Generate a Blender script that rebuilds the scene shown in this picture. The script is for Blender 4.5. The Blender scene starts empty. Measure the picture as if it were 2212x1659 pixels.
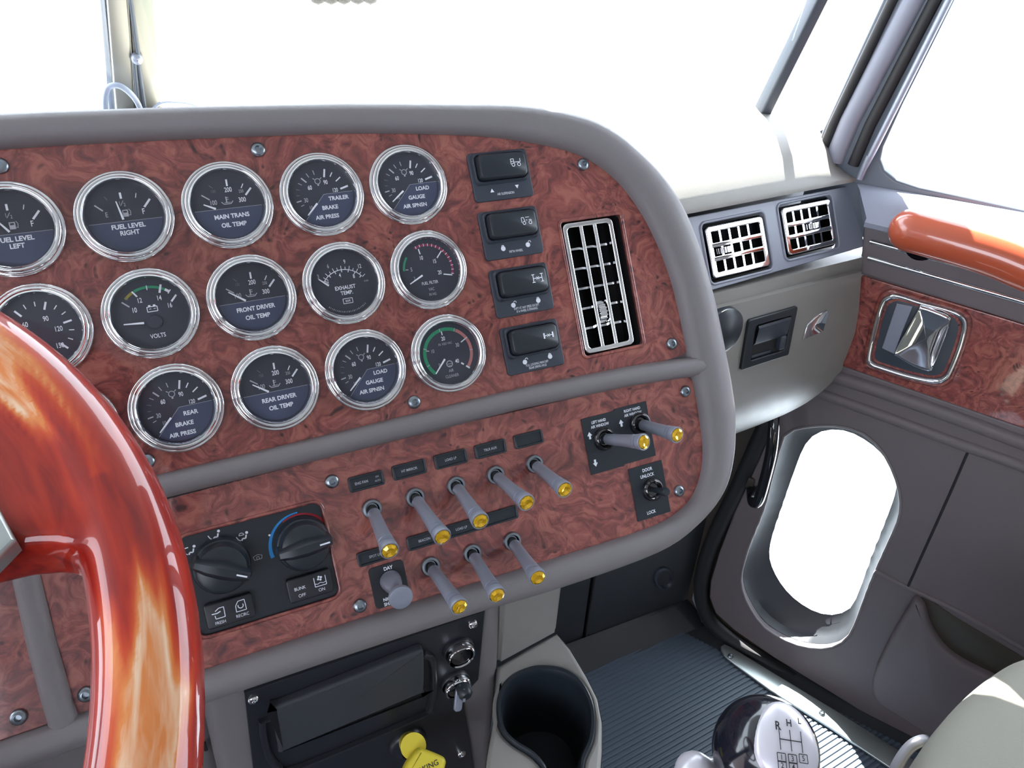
import bpy, bmesh, math, random
from mathutils import Vector as V, Matrix as M, noise
random.seed(7)
S = bpy.context.scene
COL = S.collection
# ------------------------------------------------------------------ camera
EYE = 1.2                                   # eye height above the cab floor, metres
FPX = 1649.94                               # focal length in pixels of a 2212 px wide frame
W = M(((0.5524239, -0.4469173, 0.7036283), (-0.8325892, -0.3366347, 0.4398549), (0.0402869, -0.8288197, -0.5580635)))
cd = bpy.data.cameras.new('camera'); cam = bpy.data.objects.new('camera', cd); COL.objects.link(cam)
cd.sensor_width = 36; cd.lens = FPX / 2212 * 36; cd.clip_start = 0.01; cd.clip_end = 100
rc = W @ M(((1, 0, 0), (0, -1, 0), (0, 0, -1)))
cam.matrix_world = M.Translation((0, 0, EYE)) @ rc.to_4x4()
S.camera = cam
# ------------------------------------------------------------------ world, sun, exposure
wd = bpy.data.worlds.new('daylight'); S.world = wd; wd.use_nodes = True
bg = wd.node_tree.nodes['Background']; bg.inputs[0].default_value = (0.84, 0.92, 1.04, 1); bg.inputs[1].default_value = 5.0
SUN_TO = V((0.50, 0.42, 0.86)).normalized()
sl = bpy.data.lights.new('sun', 'SUN'); sl.energy = 40; sl.angle = 0.01; sl.color = (1, 0.97, 0.92)
sun = bpy.data.objects.new('sun', sl); COL.objects.link(sun); sun.location = (3, 2, 5)
sun.rotation_euler = SUN_TO.to_track_quat('Z', 'Y').to_euler()
S.view_settings.view_transform = 'Standard'; S.view_settings.look = 'None'
S.view_settings.gamma = 1; S.view_settings.use_curve_mapping = False
S.view_settings.exposure = 0.70
S.cycles.use_denoising = True
S.cycles.max_bounces = 10; S.cycles.diffuse_bounces = 5; S.cycles.transparent_max_bounces = 12
S.cycles.sample_clamp_indirect = 12; S.cycles.caustics_reflective = False; S.cycles.caustics_refractive = False

# ------------------------------------------------------------------ frames of reference of the cab
def basis(yaw, tilt):
    y = math.radians(yaw); t = math.radians(tilt)
    r = V((math.cos(y), -math.sin(y), 0)); b = V((math.sin(y), math.cos(y), 0)); u = V((0, 0, 1))
    return r, u * math.cos(t) + b * math.sin(t), -b * math.cos(t) + u * math.sin(t)
def frame(o, r, u, n):
    return M(((r.x, u.x, n.x, o.x), (r.y, u.y, n.y, o.y), (r.z, u.z, n.z, o.z), (0, 0, 0, 1)))
PF = frame(V((.2617150, .4690649, EYE - .1995773)), V((.8508264, -.5254469, 0)), V((.2819124, .4564847, .8438881)), V((-.4434184, -.7180022, .5365193)))
CG = V((1.03, .131, EYE - .358))
GF = frame(CG, *basis(27, 30))              # face of the passenger dashboard with the vents
G2 = frame(GF @ V((0, -.046, 0)), *basis(27, 5))   # glove box face under it
QF = frame(V((.183, .331, EYE - .505)), *basis(31.7, 0))  # upright panel under the instrument panel
def ray(x, y):
    return W @ V(((x - 1106) / FPX, (y - 829.5) / FPX, 1))
def hit(x, y, F, h=0.0):                    # a point on the plane of frame F (offset h), in world space
    n = F.to_3x3() @ V((0, 0, 1)); o = F.translation + n * h; e = V((0, 0, EYE)); v = ray(x, y)
    return e + v * ((o - e).dot(n) / v.dot(n))
def loc(x, y, F, h=0.0):                    # same, in the frame's own coordinates
    p = F.inverted() @ hit(x, y, F, h); return (p.x, p.y)
def XF(x): return frame(V((x, 0, 0)), V((0, -1, 0)), V((0, 0, 1)), V((-1, 0, 0)))   # door side plane, u runs rearward
def ZF(z): return frame(V((0, 0, z)), V((1, 0, 0)), V((0, 1, 0)), V((0, 0, 1)))
def pf(u, v, h=0): return PF @ M.Translation((u / 1000, -v / 1000, h / 1000))

# ------------------------------------------------------------------ materials
MAT = {}
def mat(name, col, rough=.5, metal=0.0, coat=0.0, spec=.5, bump=None, emit=None, trans=0, coatr=.05, sheen=0):
    m = bpy.data.materials.new(name); m.use_nodes = True; nt = m.node_tree; b = nt.nodes['Principled BSDF']
    b.inputs['Base Color'].default_value = (*col, 1); b.inputs['Roughness'].default_value = rough
    b.inputs['Metallic'].default_value = metal; b.inputs['Coat Weight'].default_value = coat
    b.inputs['Coat Roughness'].default_value = coatr; b.inputs['Specular IOR Level'].default_value = spec
    b.inputs['Transmission Weight'].default_value = trans
    if bump:
        sc, st = bump; tc = nt.nodes.new('ShaderNodeTexCoord'); n = nt.nodes.new('ShaderNodeTexNoise'); n.inputs['Scale'].default_value = sc
        n.inputs['Detail'].default_value = 4; bp = nt.nodes.new('ShaderNodeBump'); bp.inputs['Strength'].default_value = st; bp.inputs['Distance'].default_value = .001
        nt.links.new(tc.outputs['Object'], n.inputs['Vector']); nt.links.new(n.outputs['Fac'], bp.inputs['Height']); nt.links.new(bp.outputs['Normal'], b.inputs['Normal'])
        r2 = nt.nodes.new('ShaderNodeMapRange'); r2.inputs['To Min'].default_value = rough - .07; r2.inputs['To Max'].default_value = rough + .09
        n2 = nt.nodes.new('ShaderNodeTexNoise'); n2.inputs['Scale'].default_value = sc / 40
        nt.links.new(tc.outputs['Object'], n2.inputs['Vector']); nt.links.new(n2.outputs['Fac'], r2.inputs['Value']); nt.links.new(r2.outputs['Result'], b.inputs['Roughness'])
    MAT[name] = m; return m
def N(nt, t, **k):
    n = nt.nodes.new(t)
    for a, v in k.items():
        if a in n.inputs: n.inputs[a].default_value = v
        else: setattr(n, a, v)
    return n
def ramp(nt, stops):
    r = nt.nodes.new('ShaderNodeValToRGB'); e = r.color_ramp.elements
    while len(e) < len(stops): e.new(.5)
    for i, (p, c) in enumerate(stops): e[i].position = p; e[i].color = (*c, 1)
    return r
vinyl = mat('taupe_vinyl', (.198, .180, .188), .5, bump=(2200, .25))
vinyl_light = mat('grey_tan_plastic', (.295, .283, .265), .36, bump=(2600, .25))
vinyl_door = mat('door_vinyl', (.148, .124, .134), .5, bump=(1800, .25))
face_strip = mat('satin_blue_grey_plastic', (.25, .265, .33), .38, bump=(3000, .1))
chrome = mat('chrome', (.82, .83, .85), .045, 1.0)
steel = mat('worn_aluminium', (.34, .37, .45), .38, .55, bump=(500, .15))
screwm = mat('dark_zinc', (.30, .34, .38), .32, 1.0)
black = mat('black_plastic', (.018, .02, .026), .38)
knobm = mat('black_lacquer', (.008, .009, .016), .12, coat=.25)
blackg = mat('glossy_black', (.01, .01, .013), .08, coat=1)
navy = mat('navy_black_plastic', (.018, .024, .032), .36)
rubber = mat('black_rubber', (.014, .014, .016), .6)
slate = mat('slate_plastic', (.045, .055, .075), .42)
dialm = mat('dial_black_hazed', (.030, .035, .056), .5)  # black lifted towards blue to paint in haze on the glass
dialblue = mat('dial_placard_hazed', (.055, .070, .135), .45)  # caption area bluer still, glass haze put into the colour
white = mat('white_print', (.88, .92, 1.0), .6)
dim = mat('grey_print', (.48, .50, .56), .6)
faint = mat('faint_print', (.16, .17, .20), .6)
greenp = mat('green_print', (.02, .30, .15), .6); redp = mat('crimson_print', (.35, .03, .09), .6)
pinkp = mat('salmon_print', (.55, .20, .20), .6); yelp = mat('olive_print', (.30, .26, .03), .6)
bluep = mat('blue_print', (.02, .25, .62), .6); redk = mat('red_print', (.38, .012, .03), .6)
amber = mat('amber_lens', (.95, .55, .01), .06, coat=1)
amber.node_tree.nodes['Principled BSDF'].inputs['Metallic'].default_value = .55
yellow = mat('yellow_plastic', (.75, .62, .05), .35)
dark = mat('charcoal_plastic', (.040, .044, .052), .5, bump=(1200, .2))
darkbrown = mat('dark_brown_plastic', (.05, .042, .032), .45, bump=(1500, .2))
matm = mat('ribbed_rubber', (.080, .105, .140), .5)
alum = mat('satin_sill_metal', (.42, .46, .45), .35, .85)
seatm = mat('grey_tan_cloth', (.27, .26, .22), .85, bump=(900, .4))
headliner = mat('headliner_cloth', (.32, .31, .30), .9)
pillar = mat('blue_grey_pillar_plastic', (.10, .12, .15), .35)
postm = mat('polished_post', (.36, .355, .32), .34, .55)
cablem = mat('pale_blue_cable', (.35, .40, .52), .4)
silverp = mat('brushed_silver_inlay', (.62, .60, .66), .3, .25)
ground_m = mat('pale_concrete', (.75, .75, .72), .9)

def wood_mat(name, dk, md, lt, scale=1.0, coat=1.0, rough=.35):
    m = mat(name, md, rough, coat=coat, coatr=.06); nt = m.node_tree; b = nt.nodes['Principled BSDF']; L = nt.links.new
    tc = N(nt, 'ShaderNodeTexCoord')
    n0 = N(nt, 'ShaderNodeTexNoise', Scale=14 * scale, Detail=3); L(tc.outputs['Object'], n0.inputs['Vector'])
    mx = N(nt, 'ShaderNodeMixRGB', blend_type='LINEAR_LIGHT'); mx.inputs[0].default_value = .045
    L(tc.outputs['Object'], mx.inputs[1]); L(n0.outputs['Color'], mx.inputs[2])
    n1 = N(nt, 'ShaderNodeTexNoise', Scale=38 * scale, Detail=9, Roughness=.68, Distortion=2.2); L(mx.outputs[0], n1.inputs['Vector'])
    r1 = ramp(nt, [(.32, dk), (.47, md), (.60, lt), (.75, tuple(c * .8 for c in lt))]); L(n1.outputs['Fac'], r1.inputs[0])
    # swirling figure lines
    wv = N(nt, 'ShaderNodeTexWave', Scale=16 * scale, Distortion=14, Detail=4); wv.inputs['Detail Scale'].default_value = 1.4; L(mx.outputs[0], wv.inputs['Vector'])
    r2 = ramp(nt, [(0, (.55, .5, .5)), (.35, (1, 1, 1)), (1, (1, 1, 1))]); L(wv.outputs['Fac'], r2.inputs[0])
    m1 = N(nt, 'ShaderNodeMixRGB', blend_type='MULTIPLY'); m1.inputs[0].default_value = .4; L(r1.outputs[0], m1.inputs[1]); L(r2.outputs[0], m1.inputs[2])
    # burl eyes, clustered
    vo = N(nt, 'ShaderNodeTexVoronoi', Scale=95 * scale); L(mx.outputs[0], vo.inputs['Vector'])
    r3 = ramp(nt, [(.10, (.22, .16, .2)), (.24, (1, 1, 1))]); L(vo.outputs['Distance'], r3.inputs[0])
    n3 = N(nt, 'ShaderNodeTexNoise', Scale=17 * scale, Detail=2); L(tc.outputs['Object'], n3.inputs['Vector'])
    r4 = ramp(nt, [(.46, (0, 0, 0)), (.56, (1, 1, 1))]); L(n3.outputs['Fac'], r4.inputs[0])
    m2 = N(nt, 'ShaderNodeMixRGB', blend_type='MULTIPLY'); L(r4.outputs[0], m2.inputs[0]); L(m1.outputs[0], m2.inputs[1]); L(r3.outputs[0], m2.inputs[2])
    L(m2.outputs[0], b.inputs['Base Color']); return m
burl = wood_mat('red_burl_wood', (.085, .020, .024), (.240, .052, .045), (.38, .115, .085))
# red lacquered wheel wood, pale sapwood and painted highlight where the attribute says so
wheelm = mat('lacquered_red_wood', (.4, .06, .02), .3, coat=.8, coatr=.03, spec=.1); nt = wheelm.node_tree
bb = nt.nodes['Principled BSDF']; tc = N(nt, 'ShaderNodeTexCoord'); at = N(nt, 'ShaderNodeAttribute', attribute_name='sap_glint')
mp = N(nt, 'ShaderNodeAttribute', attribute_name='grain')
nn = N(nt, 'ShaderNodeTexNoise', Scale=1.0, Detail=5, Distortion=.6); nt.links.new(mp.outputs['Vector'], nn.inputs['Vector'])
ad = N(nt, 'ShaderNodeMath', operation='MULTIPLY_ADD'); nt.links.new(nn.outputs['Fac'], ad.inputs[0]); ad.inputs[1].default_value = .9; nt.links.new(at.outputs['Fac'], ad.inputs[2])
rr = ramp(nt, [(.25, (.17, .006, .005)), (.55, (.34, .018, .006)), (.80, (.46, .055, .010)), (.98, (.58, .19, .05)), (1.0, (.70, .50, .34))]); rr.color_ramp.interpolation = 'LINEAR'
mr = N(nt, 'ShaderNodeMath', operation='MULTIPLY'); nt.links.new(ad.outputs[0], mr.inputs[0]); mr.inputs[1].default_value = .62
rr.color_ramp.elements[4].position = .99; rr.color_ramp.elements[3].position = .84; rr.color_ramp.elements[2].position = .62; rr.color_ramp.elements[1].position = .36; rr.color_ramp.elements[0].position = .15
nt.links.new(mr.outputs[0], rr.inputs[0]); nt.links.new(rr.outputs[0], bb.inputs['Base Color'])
armwood = mat('lacquered_cherry_wood', (.42, .075, .03), .3, coat=1.0, coatr=.04)

def glassm(name, tint=(1, 1, 1), gl=.10):
    m = bpy.data.materials.new(name); m.use_nodes = True; nt = m.node_tree; nt.nodes.clear()
    o = N(nt, 'ShaderNodeOutputMaterial'); t = N(nt, 'ShaderNodeBsdfTransparent'); t.inputs[0].default_value = (*tint, 1)
    g = N(nt, 'ShaderNodeBsdfGlossy'); g.inputs['Roughness'].default_value = .02
    lw = N(nt, 'ShaderNodeLayerWeight', Blend=.5); pw = N(nt, 'ShaderNodeMath', operation='POWER'); pw.inputs[1].default_value = 5; nt.links.new(lw.outputs['Facing'], pw.inputs[0])
    f = N(nt, 'ShaderNodeMath', operation='MULTIPLY_ADD'); f.inputs[1].default_value = .9; f.inputs[2].default_value = .035; nt.links.new(pw.outputs[0], f.inputs[0]); x = N(nt, 'ShaderNodeMixShader')
    nt.links.new(f.outputs[0], x.inputs[0]); nt.links.new(t.outputs[0], x.inputs[1]); nt.links.new(g.outputs[0], x.inputs[2]); nt.links.new(x.outputs[0], o.inputs[0])
    MAT[name] = m; return m
lensg = glassm('gauge_glass'); pane = glassm('window_glass', (.97, .99, .98))

# ------------------------------------------------------------------ object helpers
def name_like(n): return n
def empty(name, mw, label=None, cat=None, group=None, kind=None):
    o = bpy.data.objects.new(name, None); COL.objects.link(o); o.empty_display_size = .02; o.matrix_world = mw
    tag(o, label, cat, group, kind); return o
def tag(o, label=None, cat=None, group=None, kind=None):
    if label: o['label'] = label
    if cat: o['category'] = cat
    if group: o['group'] = group
    if kind: o['kind'] = kind
    return o
def obj(name, data, parent=None, mw=None, mats=None, label=None, smooth=None):
    """link a mesh; its geometry is in the parent's space (or in mw's space)"""
    if isinstance(data, bmesh.types.BMesh):
        me = bpy.data.meshes.new(name); data.normal_update(); data.to_mesh(me); data.free()
    else: me = data
    if mats and not me.materials:
        for m in (mats if isinstance(mats, (list, tuple)) else [mats]): me.materials.append(m)
    if smooth is not None and not me.get('sm'):
        me.shade_smooth() if smooth >= 180 else me.set_sharp_from_angle(angle=math.radians(smooth)); 
        if smooth < 180:
            me.polygons.foreach_set('use_smooth', [True] * len(me.polygons))
        me['sm'] = 1
    o = bpy.data.objects.new(name, me); COL.objects.link(o)
    if parent is not None: o.parent = parent
    if mw is not None: o.matrix_local = mw
    if label: o['label'] = label
    return o
def T(*a): return M.Translation(a)
def new(): return bmesh.new()
def loft(bm, loops, close=True, cap0=False, cap1=False, mi=0):
    vs = [[bm.verts.new(p) for p in L] for L in loops]; n = len(vs[0])
    for a, b in zip(vs[:-1], vs[1:]):
        for i in range(n if close else n - 1):
            j = (i + 1) % n
            try: bm.faces.new((a[i], a[j], b[j], b[i])).material_index = mi
            except ValueError: pass
    if cap0: bm.faces.new(list(reversed(vs[0]))).material_index = mi
    if cap1: bm.faces.new(vs[-1]).material_index = mi
    return vs
def lathe(bm, prof, n=48, at=(0, 0, 0), rot=None, mi=0, cap0=False, cap1=False):
    L = []
    for r, z in prof:
        lp = []
        for i in range(n):
            a = 2 * math.pi * i / n; p = V((r * math.cos(a), r * math.sin(a), z))
            if rot is not None: p = rot @ p
            lp.append(p + V(at))
        L.append(lp)
    loft(bm, L, True, cap0, cap1, mi)
def rrect(w, h, r, n=6, cx=0, cy=0):
    r = min(r, w / 2 - 1e-5, h / 2 - 1e-5); P = []
    for k, (sx, sy) in enumerate(((1, 1), (-1, 1), (-1, -1), (1, -1))):
        for i in range(n + 1):
            a = math.pi / 2 * (k + i / n); P.append((cx + sx * (w / 2 - r) + r * math.cos(a), cy + sy * (h / 2 - r) + r * math.sin(a)))
    return P
def plate(bm, poly, z0, z1, bev=0.0, mi=0):
    """solid prism of a ccw outline with a rounded upper edge"""
    def inset(d):
        n = len(poly); out = []
        for i in range(n):
            p0 = V(poly[i - 1]); p1 = V(poly[i]); p2 = V(poly[(i + 1) % n])
            e1 = (p1 - p0); e2 = (p2 - p1)
            if e1.length < 1e-9: e1 = e2
            if e2.length < 1e-9: e2 = e1
            n1 = V((-e1.y, e1.x)).normalized(); n2 = V((-e2.y, e2.x)).normalized(); m_ = (n1 + n2)
            m_ = m_.normalized() if m_.length > 1e-6 else n1
            k = min(1 / max(m_.dot(n1), .35), 2.5); q = p1 + m_ * d * k; out.append((q.x, q.y))
        return out
    L = [[(x, y, z0) for x, y in poly]]
    if bev > 0:
        for k in range(4):
            a = math.pi / 2 * k / 3; q = inset(bev * (1 - math.cos(a))); L.append([(x, y, z1 - bev + bev * math.sin(a)) for x, y in q])
    else: L.append([(x, y, z1) for x, y in poly])
    loft(bm, L, True, True, True, mi)
def box(bm, x0, x1, y0, y1, z0, z1, mi=0, bev=0, r=None):
    w, h = x1 - x0, y1 - y0
    plate(bm, rrect(w, h, r if r else max(bev, 1e-4), 3 if (r or bev) else 1, (x0 + x1) / 2, (y0 + y1) / 2), z0, z1, bev, mi)
def tube(bm, path, r, n=12, mi=0, cap=True, squash=None):
    P = [V(p) for p in path]; L = []; up = V((0, 0, 1))
    R = r if isinstance(r, (list, tuple)) else [r] * len(P)
    t0 = (P[1] - P[0]).normalized(); a = t0.orthogonal().normalized()
    for i, p in enumerate(P):
        t = (P[min(i + 1, len(P) - 1)] - P[max(i - 1, 0)]).normalized()
        a = (a - t * a.dot(t)).normalized(); b = t.cross(a)
        L.append([p + (a * math.cos(2 * math.pi * k / n) + b * math.sin(2 * math.pi * k / n)) * R[i] for k in range(n)])
    loft(bm, L, True, cap, cap, mi)
def roundtube(bm, path, r, n=16, mi=0):
    """tube with domed ends"""
    P = [V(p) for p in path]; t0 = (P[0] - P[1]).normalized(); t1 = (P[-1] - P[-2]).normalized(); A = []; B = []; ra = []; rb = []
    for k in range(5):
        a = math.pi / 2 * k / 5; A.append(P[0] + t0 * r * math.cos(a)); ra.append(max(r * math.sin(a), r * .05))
        B.append(P[-1] + t1 * r * math.sin(a + .0)); rb.append(max(r * math.cos(a), r * .05))
    tube(bm, A + P[0:1] + P[1:-1] + B, ra + [r] * (len(P) - 1) + rb, n, mi)
def catmull(pts, k=6, closed=False):
    P = [V(p) for p in pts]; n = len(P); out = []
    for i in range(n if closed else n - 1):
        p0 = P[i - 1] if (i or closed) else P[0]; p1 = P[i]; p2 = P[(i + 1) % n]; p3 = P[(i + 2) % n] if (closed or i + 2 < n) else P[-1]
        for j in range(k):
            t = j / k; out.append(.5 * ((2 * p1) + (p2 - p0) * t + (2 * p0 - 5 * p1 + 4 * p2 - p3) * t * t + (3 * p1 - p0 - 3 * p2 + p3) * t ** 3))
    if not closed: out.append(P[-1])
    return out
def add_mesh(bm, me, mw=M.Identity(4), mi=0):
    n0 = len(bm.verts); f0 = len(bm.faces); bm.from_mesh(me); bm.verts.ensure_lookup_table(); bm.faces.ensure_lookup_table()
    for v in bm.verts[n0:]: v.co = mw @ v.co
    for f in bm.faces[f0:]: f.material_index = mi
TXT = {}
def text(bm, s, x, y, h, z, mi=1, sx=1.0, bold=0.0, al='CENTER', rot=0, sp=1.0, ext=.00012):
    """lettering of cap height h centred on x, y"""
    key = (s, bold, al, sp)
    if key not in TXT:
        c = bpy.data.curves.new('lettering', 'FONT'); c.body = s; c.size = 1; c.align_x = al; c.align_y = 'CENTER'; c.offset = bold; c.space_character = sp
        c.resolution_u = 3
        o = bpy.data.objects.new('lettering', c); COL.objects.link(o); dg = bpy.context.evaluated_depsgraph_get()
        me = bpy.data.meshes.new_from_object(o.evaluated_get(dg)); bpy.data.objects.remove(o); bpy.data.curves.remove(c); TXT[key] = me
        ys = [v.co.y for v in me.vertices]; me['cy'] = (min(ys) + max(ys)) / 2 if ys else 0
    me = TXT[key]; k = h / .70
    add_mesh(bm, me, M.Translation((x, y, z)) @ M.Rotation(rot, 4, 'Z') @ M.Diagonal((k * sx, k, k, 1)) @ T(0, -me['cy'], 0), mi)
def bar(bm, x0, y0, x1, y1, w, z, mi=1, w2=None):
    a = V((x0, y0)); b = V((x1, y1)); d = (b - a).normalized(); n = V((-d.y, d.x)); w2 = w if w2 is None else w2
    q = [a - n * w / 2, b - n * w2 / 2, b + n * w2 / 2, a + n * w / 2]
    bm.faces.new([bm.verts.new((p.x, p.y, z)) for p in q]).material_index = mi
def poly(bm, pts, z, mi=1):
    bm.faces.new([bm.verts.new((x, y, z)) for x, y in pts]).material_index = mi
def ringp(bm, x, y, r, w, z, mi=1, a0=0, a1=360, n=20):
    for i in range(n):
        t0 = math.radians(a0 + (a1 - a0) * i / n); t1 = math.radians(a0 + (a1 - a0) * (i + 1) / n)
        poly(bm, [(x + (r - w / 2) * math.cos(t0), y + (r - w / 2) * math.sin(t0)), (x + (r + w / 2) * math.cos(t0), y + (r + w / 2) * math.sin(t0)),
                  (x + (r + w / 2) * math.cos(t1), y + (r + w / 2) * math.sin(t1)), (x + (r - w / 2) * math.cos(t1), y + (r - w / 2) * math.sin(t1))], z, mi)
def pl(bm, pts, w, z, mi=1):
    for a, b in zip(pts[:-1], pts[1:]): bar(bm, *a, *b, w, z, mi)
def sheet(outer, holes, z0, z1, bev=0.0):
    """flat sheet with holes as a mesh, from a filled 2-D outline"""
    c = bpy.data.curves.new('sheet', 'CURVE'); c.dimensions = '2D'; c.fill_mode = 'BOTH'
    for P in [outer] + list(holes):
        s = c.splines.new('POLY'); s.points.add(len(P) - 1); s.use_cyclic_u = True
        for i, p in enumerate(P): s.points[i].co = (p[0], p[1], 0, 1)
    c.extrude = max((z1 - z0) / 2 - bev, 0); c.bevel_depth = bev; c.bevel_resolution = 2; c.offset = -bev
    o = bpy.data.objects.new('sheet', c); COL.objects.link(o); dg = bpy.context.evaluated_depsgraph_get()
    me = bpy.data.meshes.new_from_object(o.evaluated_get(dg)); bpy.data.objects.remove(o); bpy.data.curves.remove(c)
    me.transform(T(0, 0, (z0 + z1) / 2)); return me
def pxloop(pts, F, h=0.0, k=4, closed=True, smooth=True):
    L = [V((*loc(x, y, F, h), 0)) for x, y in pts]
    if smooth: L = catmull(L, k, closed)
    return [(p.x, p.y) for p in L]
def ccw(P):
    a = sum(P[i - 1][0] * P[i][1] - P[i][0] * P[i - 1][1] for i in range(len(P))); return P if a > 0 else P[::-1]

# ================================================================== THE SETTING
def struct(name, data, mats, mw=None, sm=None, label=None):
    o = obj(name, data, None, mw, mats, smooth=sm); o['kind'] = 'structure'
    if label: o['label'] = label
    return o
ROWV = basis(31.7, 0)[0]; BACK = basis(31.7, 0)[1]; BK = V((math.sin(math.radians(31.7)), math.cos(math.radians(31.7)), 0))
# floor with a ribbed rubber covering; the ribs run along the dashboard
bm = new()
fr = V((math.cos(math.radians(27)), -math.sin(math.radians(27)), 0)); fb = V((math.sin(math.radians(27)), math.cos(math.radians(27)), 0))
bm2 = new(); box(bm2, -1.3, 1.045, -1.3, .9, -.05, -.004); struct('floor', bm2, dark, label='dark cab floor under the ribbed rubber mat')
# mat clipped to the sill line X<.985
prof = []; p = .0085; nrib = 158
rows = []
for i in range(nrib):
    b0 = -.62 + i * p
    for db, z in ((0, 0), (.0012, .0022), (.0052, .0022), (.0064, 0)): rows.append((b0 + db, z))
L = []
for b0, z in rows:
    # x extent: from -.2 to the sill line, in the row direction
    a_end = (1.0 - fb.x * b0) / fr.x; q0 = fb * b0 + fr * (-.1 + .0); q1 = fb * b0 + fr * a_end
    L.append([V((q0.x, q0.y, z)), V((q1.x, q1.y, z))])
loft(bm, L, close=False)
o = tag(obj('floor_mat', bm, None, None, matm), 'dark blue-grey ribbed rubber floor mat in the passenger footwell', 'floor mat')
# firewall behind the footwell, parallel to the dashboard
FW = frame(V((.852, .358, 0)), *basis(31.7, 0))
bm = new(); box(bm, -1.6, .005, 0, .86, -.03, 0); box(bm, .013, .32, 0, .86, -.03, .004); box(bm, .0, .02, 0, .86, -.04, -.012)
struct('wall_front', bm, dark, FW)
# toe board: slanted foot of the firewall
bm = new(); q = [V((-1.5, 0, .07)), V((.30, 0, .05)), V((.30, .035, .006)), V((-1.5, .035, .006))]
vs = [bm.verts.new(p) for p in q]; bm.faces.new(vs); struct('trim_6', bm, black, FW, label='slanted dark toe board at the foot of the firewall')
bm = new(); Fk = FW; x, y = loc(1435, 1250, FW, .006)
lathe(bm, [(.030, 0), (.030, .004), (.024, .005), (.021, -.0), (.018, -.004)], 32, cap1=True)
bmesh.ops.scale(bm, vec=(.62, 1.25, 1), verts=bm.verts)
o = tag(obj('access_plug', bm, None, FW @ T(x, y, .004) @ M.Rotation(.5, 4, 'Z'), slate, smooth=40), 'oval recessed plug in the dark firewall above the floor mat', 'plug')
# back wall, left wall, ceiling of the cab (behind and above the camera)
bm = new(); box(bm, -1.2, 1.03, -.05, 0, 0, 1.75); struct('wall_back', bm, headliner, T(0, -1.0, 0))
bm = new(); plate(bm, [(-1.25, -1.05), (1.04, -1.05), (1.04, .56), (.88, .60), (.88, .80), (.62, 1.06), (-1.25, 1.06)], 1.62, 1.66); struct('ceiling', bm, headliner)  # ceiling's front edge shaped so the sun's shadow line falls across the dashboard
WL = frame(V((-.95, 0, 0)), V((0, 1, 0)), V((0, 0, 1)), V((1, 0, 0)))
struct('wall_left', sheet([(-1.0, 0), (1.3, 0), (1.3, 1.65), (-1.0, 1.65)], [[(-.55, .95), (.5, .95), (.5, 1.5), (-.55, 1.5)]], -.03, 0), vinyl_door, WL)

# ------------------------------------------------------------------ windscreen, centre post, side gasket
PB = V((.504, .828, 0)); PE = V((1.0, .28, 0)); wdir = (PE - PB).normalized(); wn = V((0, 0, 1)).cross(wdir); wn = -wn if wn.y > 0 or wn.x > 0 else wn
rake = math.radians(14)
wu = (V((0, 0, 1)) * math.cos(rake) + wn * math.sin(rake)).normalized()
WS = frame(PB + V((0, 0, .935)), wdir, wu, wdir.cross(wu))
bm = new(); ws = (PE - PB).length
plate(bm, [(-.0, -.02), (ws + .01, -.02), (ws + .01, .72), (0, .72)], -.003, 0)
struct('window_1', bm, pane, WS, label='right half of the windscreen')
WSL = frame(PB + V((0, 0, .935)), V((1, 0, 0)) * .0 + V((.98, .18, 0)).normalized(), V((-.04, -.24, .97)).normalized(), V((.98, .18, 0)).normalized().cross(V((-.04, -.24, .97)).normalized()))
bm = new(); plate(bm, [(-1.4, -.02), (-.03, -.02), (-.03, .72), (-1.4, .72)], -.003, 0); struct('window_4', bm, pane, WSL, label='left half of the windscreen')
# centre post
CPF = frame(V((.504, .828, .9)), V((.86, -.51, 0)).normalized(), V((-.07, -.22, .97)).normalized(), V((.86, -.51, 0)).normalized().cross(V((-.07, -.22, .97)).normalized()))
def cp(x, y): return loc(x, y, CPF)
bm = new()
x0, y0 = cp(255, 240); x1, y1 = cp(345, 240); x2, y2 = cp(348, 0); x3, y3 = cp(240, 0)
def ext(a, b, t): return (a[0] + (b[0] - a[0]) * t, a[1] + (b[1] - a[1]) * t)
A = cp(252, 240); B = cp(297, 240); Cc = cp(356, 240); A2 = cp(240, 0); B2 = cp(288, 0); C2 = cp(343, 0)
plate(bm, ccw([ext(A2, A, 1.4), ext(B2, B, 1.4), ext(A2, B2, 1) if 0 else ext(B, B2, 3), ext(A, A2, 3)]), -.02, .004, .003)
plate(bm, ccw([ext(B2, B, 1.4), ext(C2, Cc, 1.4), ext(Cc, C2, 3), ext(B, B2, 3)]), -.02, .001, .003)
post = struct('trim_1', bm, postm, CPF, 30, label='polished metal centre post between the windscreen halves')
D = cp(238, 240); D2 = cp(226, 0); bm = new()
plate(bm, ccw([ext(D2, D, 1.4), ext(A2, A, 1.4), ext(A, A2, 3), ext(D, D2, 3)]), -.02, .0, .002)
o = obj('gasket', bm, post, None, cablem, smooth=30)
bm = new()
for a, b in (((292, 0), (306, 128)), ((304, 128), (318, 260)), ((296, 128), (303, 260))):
    pa = cp(*a); pb = cp(*b); tube(bm, [(*pa, .006), (*pb, .006)], .0022, 8)
pa = cp(292, 0); pb = cp(230, -900); tube(bm, [(*pa, .006), (pa[0] + .0, pa[1] + .3, .006)], .0022, 8)
obj('wire_cover', bm, post, None, pillar, smooth=60)
bm = new(); pa = cp(301, 120); lathe(bm, [(.006, .004), (.006, .008), (.004, .011), (.0005, .0115)], 16, at=(pa[0], pa[1], 0)); obj('rivet', bm, post, None, steel, smooth=50)
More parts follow.
